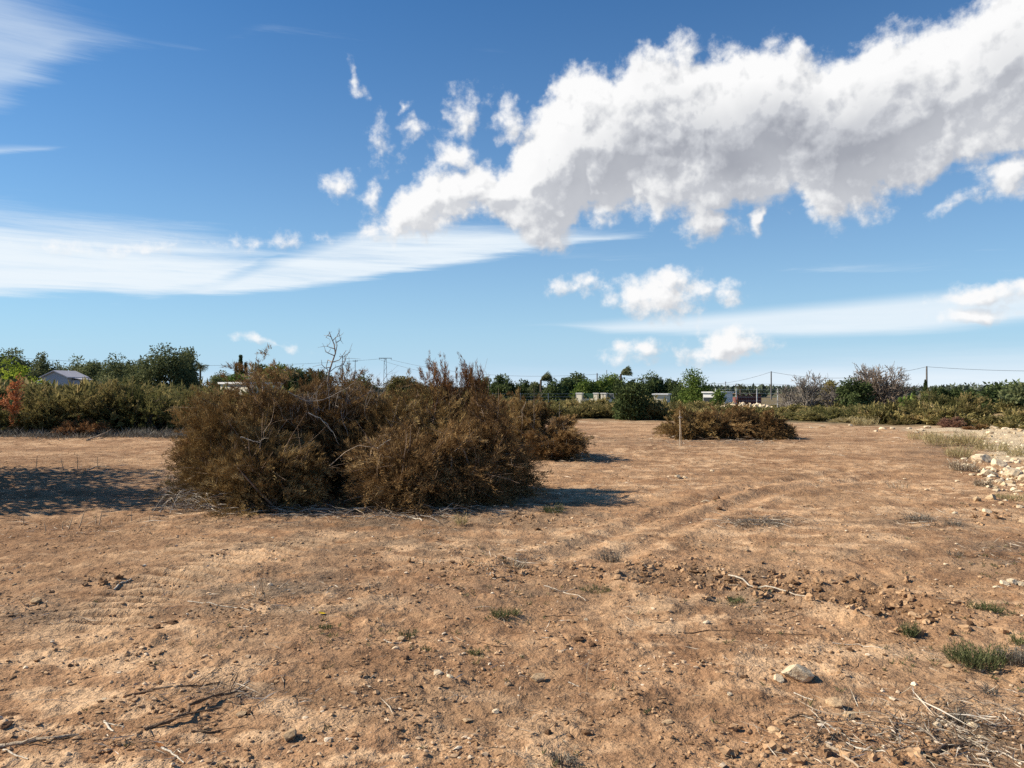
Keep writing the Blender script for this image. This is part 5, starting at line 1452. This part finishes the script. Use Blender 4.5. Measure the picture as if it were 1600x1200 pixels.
    def cum(off):
        src = P0
        if off:
            v = N(nt, 'ShaderNodeVectorMath', operation='ADD'); L(P0, v.inputs[0]); v.inputs[1].default_value = (off[0], off[1], 0); src = v.outputs[0]
        n = nt.nodes.new('ShaderNodeGroup'); n.node_tree = gt; L(src, n.inputs[0]); return n.outputs
    d0, s0, e0 = cum(None)
    _, l1, _ = cum((-.009, .012)); _, l2, _ = cum((-.03, .045))
    def cl(x, lo, hi, a=0., b=1., smooth=True):
        n = N(nt, 'ShaderNodeMapRange', interpolation_type='SMOOTHSTEP' if smooth else 'LINEAR'); L(x, n.inputs[0])
        n.inputs[1].default_value = lo; n.inputs[2].default_value = hi; n.inputs[3].default_value = a; n.inputs[4].default_value = b
        return n.outputs[0]
    alpha = cl(d0, -.06, .9)
    rel = cl(math_n(nt, 'SUBTRACT', l1, s0), -.5, .5, smooth=False)          # 0 faces the sun, 1 turned away
    thick = cl(l2, .2, 4.4, smooth=False)
    bn = N(nt, 'ShaderNodeTexNoise', i_Scale=8, i_Detail=3, i_Roughness=.5); L(P0, bn.inputs[0])
    mp = N(nt, 'ShaderNodeMapping', vector_type='TEXTURE'); L(P0, mp.inputs[0])
    a_, e_ = AE(1230, 232); mp.inputs['Location'].default_value = (a_, e_, 0); mp.inputs['Scale'].default_value = (.30, .115, 1); mp.inputs['Rotation'].default_value = (0, 0, .12)
    ln = N(nt, 'ShaderNodeVectorMath', operation='LENGTH'); L(mp.outputs[0], ln.inputs[0])
    core = cl(ln.outputs['Value'], 1.2, .2)
    occ = math_n(nt, 'ADD', math_n(nt, 'MULTIPLY', rel, .46), math_n(nt, 'MULTIPLY', thick, .20))
    occ = math_n(nt, 'ADD', occ, math_n(nt, 'MULTIPLY_ADD', bn.outputs[0], .5, -.25))
    occ = math_n(nt, 'ADD', occ, math_n(nt, 'MULTIPLY', math_n(nt, 'MULTIPLY_ADD', core, .75, .25), math_n(nt, 'MULTIPLY', cl(e0, .6, 3.4), .42)))
    # lit cloud colour: bright where little cloud lies between it and the sun
    ccol = ramp(nt, occ, [(.06, (1.04, 1.04, 1.04)), (.30, (.86, .87, .885)), (.55, (.62, .64, .685)), (.95, (.40, .42, .475))])
    # ---- cirrus bands
    anw = math_n(nt, 'MULTIPLY_ADD', az, 1/(A1-A0), -A0/(A1-A0))
    def streak(rot, sx, sy, detail=7, rough=.62):
        mp = N(nt, 'ShaderNodeMapping'); mp.inputs['Rotation'].default_value = (0, 0, rot); mp.inputs['Scale'].default_value = (sx, sy, 1); L(P0, mp.inputs[0])
        n = N(nt, 'ShaderNodeTexNoise', i_Scale=1, i_Detail=detail, i_Roughness=rough); n.inputs['Distortion'].default_value = .35; L(mp.outputs[0], n.inputs[0]); return n.outputs[0]
    s1 = streak(.14, 3.2, 55, 10, .7); s2 = streak(-.17, 4, 75, 10, .68); s3 = streak(-.05, 3, 50)
    def band(tp, bt, st, ftop, fbot, amp, gain=1.0, jit=.02, bias=0.0):
        e2 = math_n(nt, 'ADD', el, math_n(nt, 'MULTIPLY_ADD', st, jit, -jit/2))
        a = math_n(nt, 'MULTIPLY', math_n(nt, 'SUBTRACT', fcurve(tp, nt, anw), e2), F/ftop)
        b = math_n(nt, 'MULTIPLY', math_n(nt, 'SUBTRACT', e2, fcurve(bt, nt, anw)), F/fbot)
        m = math_n(nt, 'MINIMUM', math_n(nt, 'MINIMUM', a, b), 1.0)
        v = math_n(nt, 'ADD', m, math_n(nt, 'MULTIPLY_ADD', st, amp, -amp/2-.12+bias))
        return math_n(nt, 'MULTIPLY', cl(v, 0, 1.25), gain)
    bA = band([(-3000, 330), (-500, 300), (0, 306), (150, 326), (250, 338), (330, 352), (390, 372), (440, 384), (520, 390), (800, 392), (3000, 392)],
              [(-3000, 470), (-500, 470), (0, 467), (150, 461), (240, 470), (330, 458), (390, 424), (440, 394), (520, 392), (800, 394), (3000, 394)], s1, 62, 20, 1.9, 1.0, bias=.22)
    bC = band([(-3000, 520), (800, 508), (850, 503), (1000, 491), (1200, 474), (1350, 460), (1600, 436), (2200, 410), (3000, 500)],
              [(-3000, 522), (800, 509), (870, 511), (950, 526), (1200, 530), (1400, 526), (1600, 510), (2200, 500), (3000, 520)], s3, 20, 15, .8, .92, .008, bias=.15)
    bB = band([(-3000, 480), (150, 480), (260, 448), (330, 424), (420, 392), (560, 348), (640, 338), (760, 344), (900, 350), (1080, 354), (1140, 360), (3000, 420)],
              [(-3000, 478), (150, 476), (260, 470), (330, 468), (420, 462), (520, 450), (620, 432), (760, 412), (900, 388), (1080, 358), (1140, 358), (3000, 418)], s2, 30, 14, 1.8, 1.0, .014, bias=.1)
    bD = band([(-3000, 560), (0, 580), (400, 560), (700, 556), (900, 560), (1000, 556), (1200, 532), (1600, 512), (2200, 490), (3000, 540)],
              [(-3000, 700), (3000, 700)], s3, 60, 4, 1.0, 1.0)
    bE = band([(-3000, 60), (-400, -80), (0, -60), (120, 0), (230, 50), (310, 70), (420, 30), (620, 52), (700, 58), (3000, 40)], [(-3000, 100), (-400, 200), (0, 185), (120, 110), (230, 78), (310, 72), (420, 46), (620, 62), (700, 60), (3000, 45)], s1, 55, 50, 1.6, .48, bias=.1)
    bF = band([(-3000, 226), (-200, 215), (0, 221), (80, 222), (130, 228), (300, 232), (3000, 232)], [(-3000, 236), (-200, 262), (0, 247), (80, 238), (130, 229), (300, 231), (3000, 231)], s2, 12, 10, 1.2, .6, .006)
    cir = bA
    for b in (bB, bC, bD, bE, bF): cir = math_n(nt, 'SUBTRACT', math_n(nt, 'ADD', cir, b), math_n(nt, 'MULTIPLY', cir, b))
    K = 13.9          # clouds are given in display units, the background strength is 1/K
    # polarised deep blue of the photograph: the sky texture itself, slightly more saturated
    hs = N(nt, 'ShaderNodeHueSaturation', i_Saturation=SKY_SAT, i_Value=SKY_VAL); L(skyc, hs.inputs['Color'])
    sk = mixc(nt, 1.0, hs.outputs[0], SKY_TINT, 'MULTIPLY')
    hzn = math_n(nt, 'MULTIPLY', math_n(nt, 'POWER', 2.718, math_n(nt, 'MULTIPLY', math_n(nt, 'MAXIMUM', el, 0.0), -1/.19)), .93)
    sk = mixc(nt, hzn, sk, (.36*K, .485*K, .625*K))
    col = mixc(nt, cir, sk, (.55*K, .605*K, .65*K))
    sc = N(nt, 'ShaderNodeVectorMath', operation='SCALE'); L(ccol, sc.inputs[0]); sc.inputs['Scale'].default_value = .62*K
    up = cl(el, -.01, .015)
    col = mixc(nt, math_n(nt, 'MULTIPLY', alpha, up), col, sc.outputs[0])
    bg = N(nt, 'ShaderNodeBackground', i_Strength=1/K); L(col, bg.inputs[0])
    o = N(nt, 'ShaderNodeOutputWorld'); L(bg.outputs[0], o.inputs[0])
    w.cycles.sampling_method = 'MANUAL'; w.cycles.sample_map_resolution = 512
SKY_SAT, SKY_VAL, SKY_TINT = 1.28, 1.0, (.29, .76, 1.02)
build_world()

sun = bpy.data.lights.new('sun', 'SUN'); sun.energy = 5.0; sun.angle = R(.53); sun.color = (1.0, .90, .74)
so = bpy.data.objects.new('sun', sun); COL.objects.link(so)
so.rotation_euler = Vector((-SUN_DIR[0], -SUN_DIR[1], -SUN_DIR[2])).to_track_quat('-Z', 'Y').to_euler()
so.location = (-40, 0, 60)

cam = bpy.data.cameras.new('camera'); co = bpy.data.objects.new('camera', cam); COL.objects.link(co)
cam.sensor_width = 36; cam.lens = 27; cam.clip_start = .05; cam.clip_end = 20000
co.location = (0, 0, EYE); co.rotation_euler = (R(90)+math.atan((HZ-600)/F), 0, 0)
S.camera = co
S.view_settings.view_transform = 'Standard'; S.view_settings.look = 'None'; S.view_settings.gamma = 1; S.view_settings.exposure = 0.6
S.view_settings.use_curve_mapping = False
S.render.engine = 'CYCLES'
c = S.cycles
c.max_bounces = 6; c.diffuse_bounces = 3; c.glossy_bounces = 1; c.transmission_bounces = 2; c.transparent_max_bounces = 4; c.volume_bounces = 0
c.caustics_reflective = False; c.caustics_refractive = False
c.use_denoising = False
S.render.resolution_x, S.render.resolution_y = 1024, 768
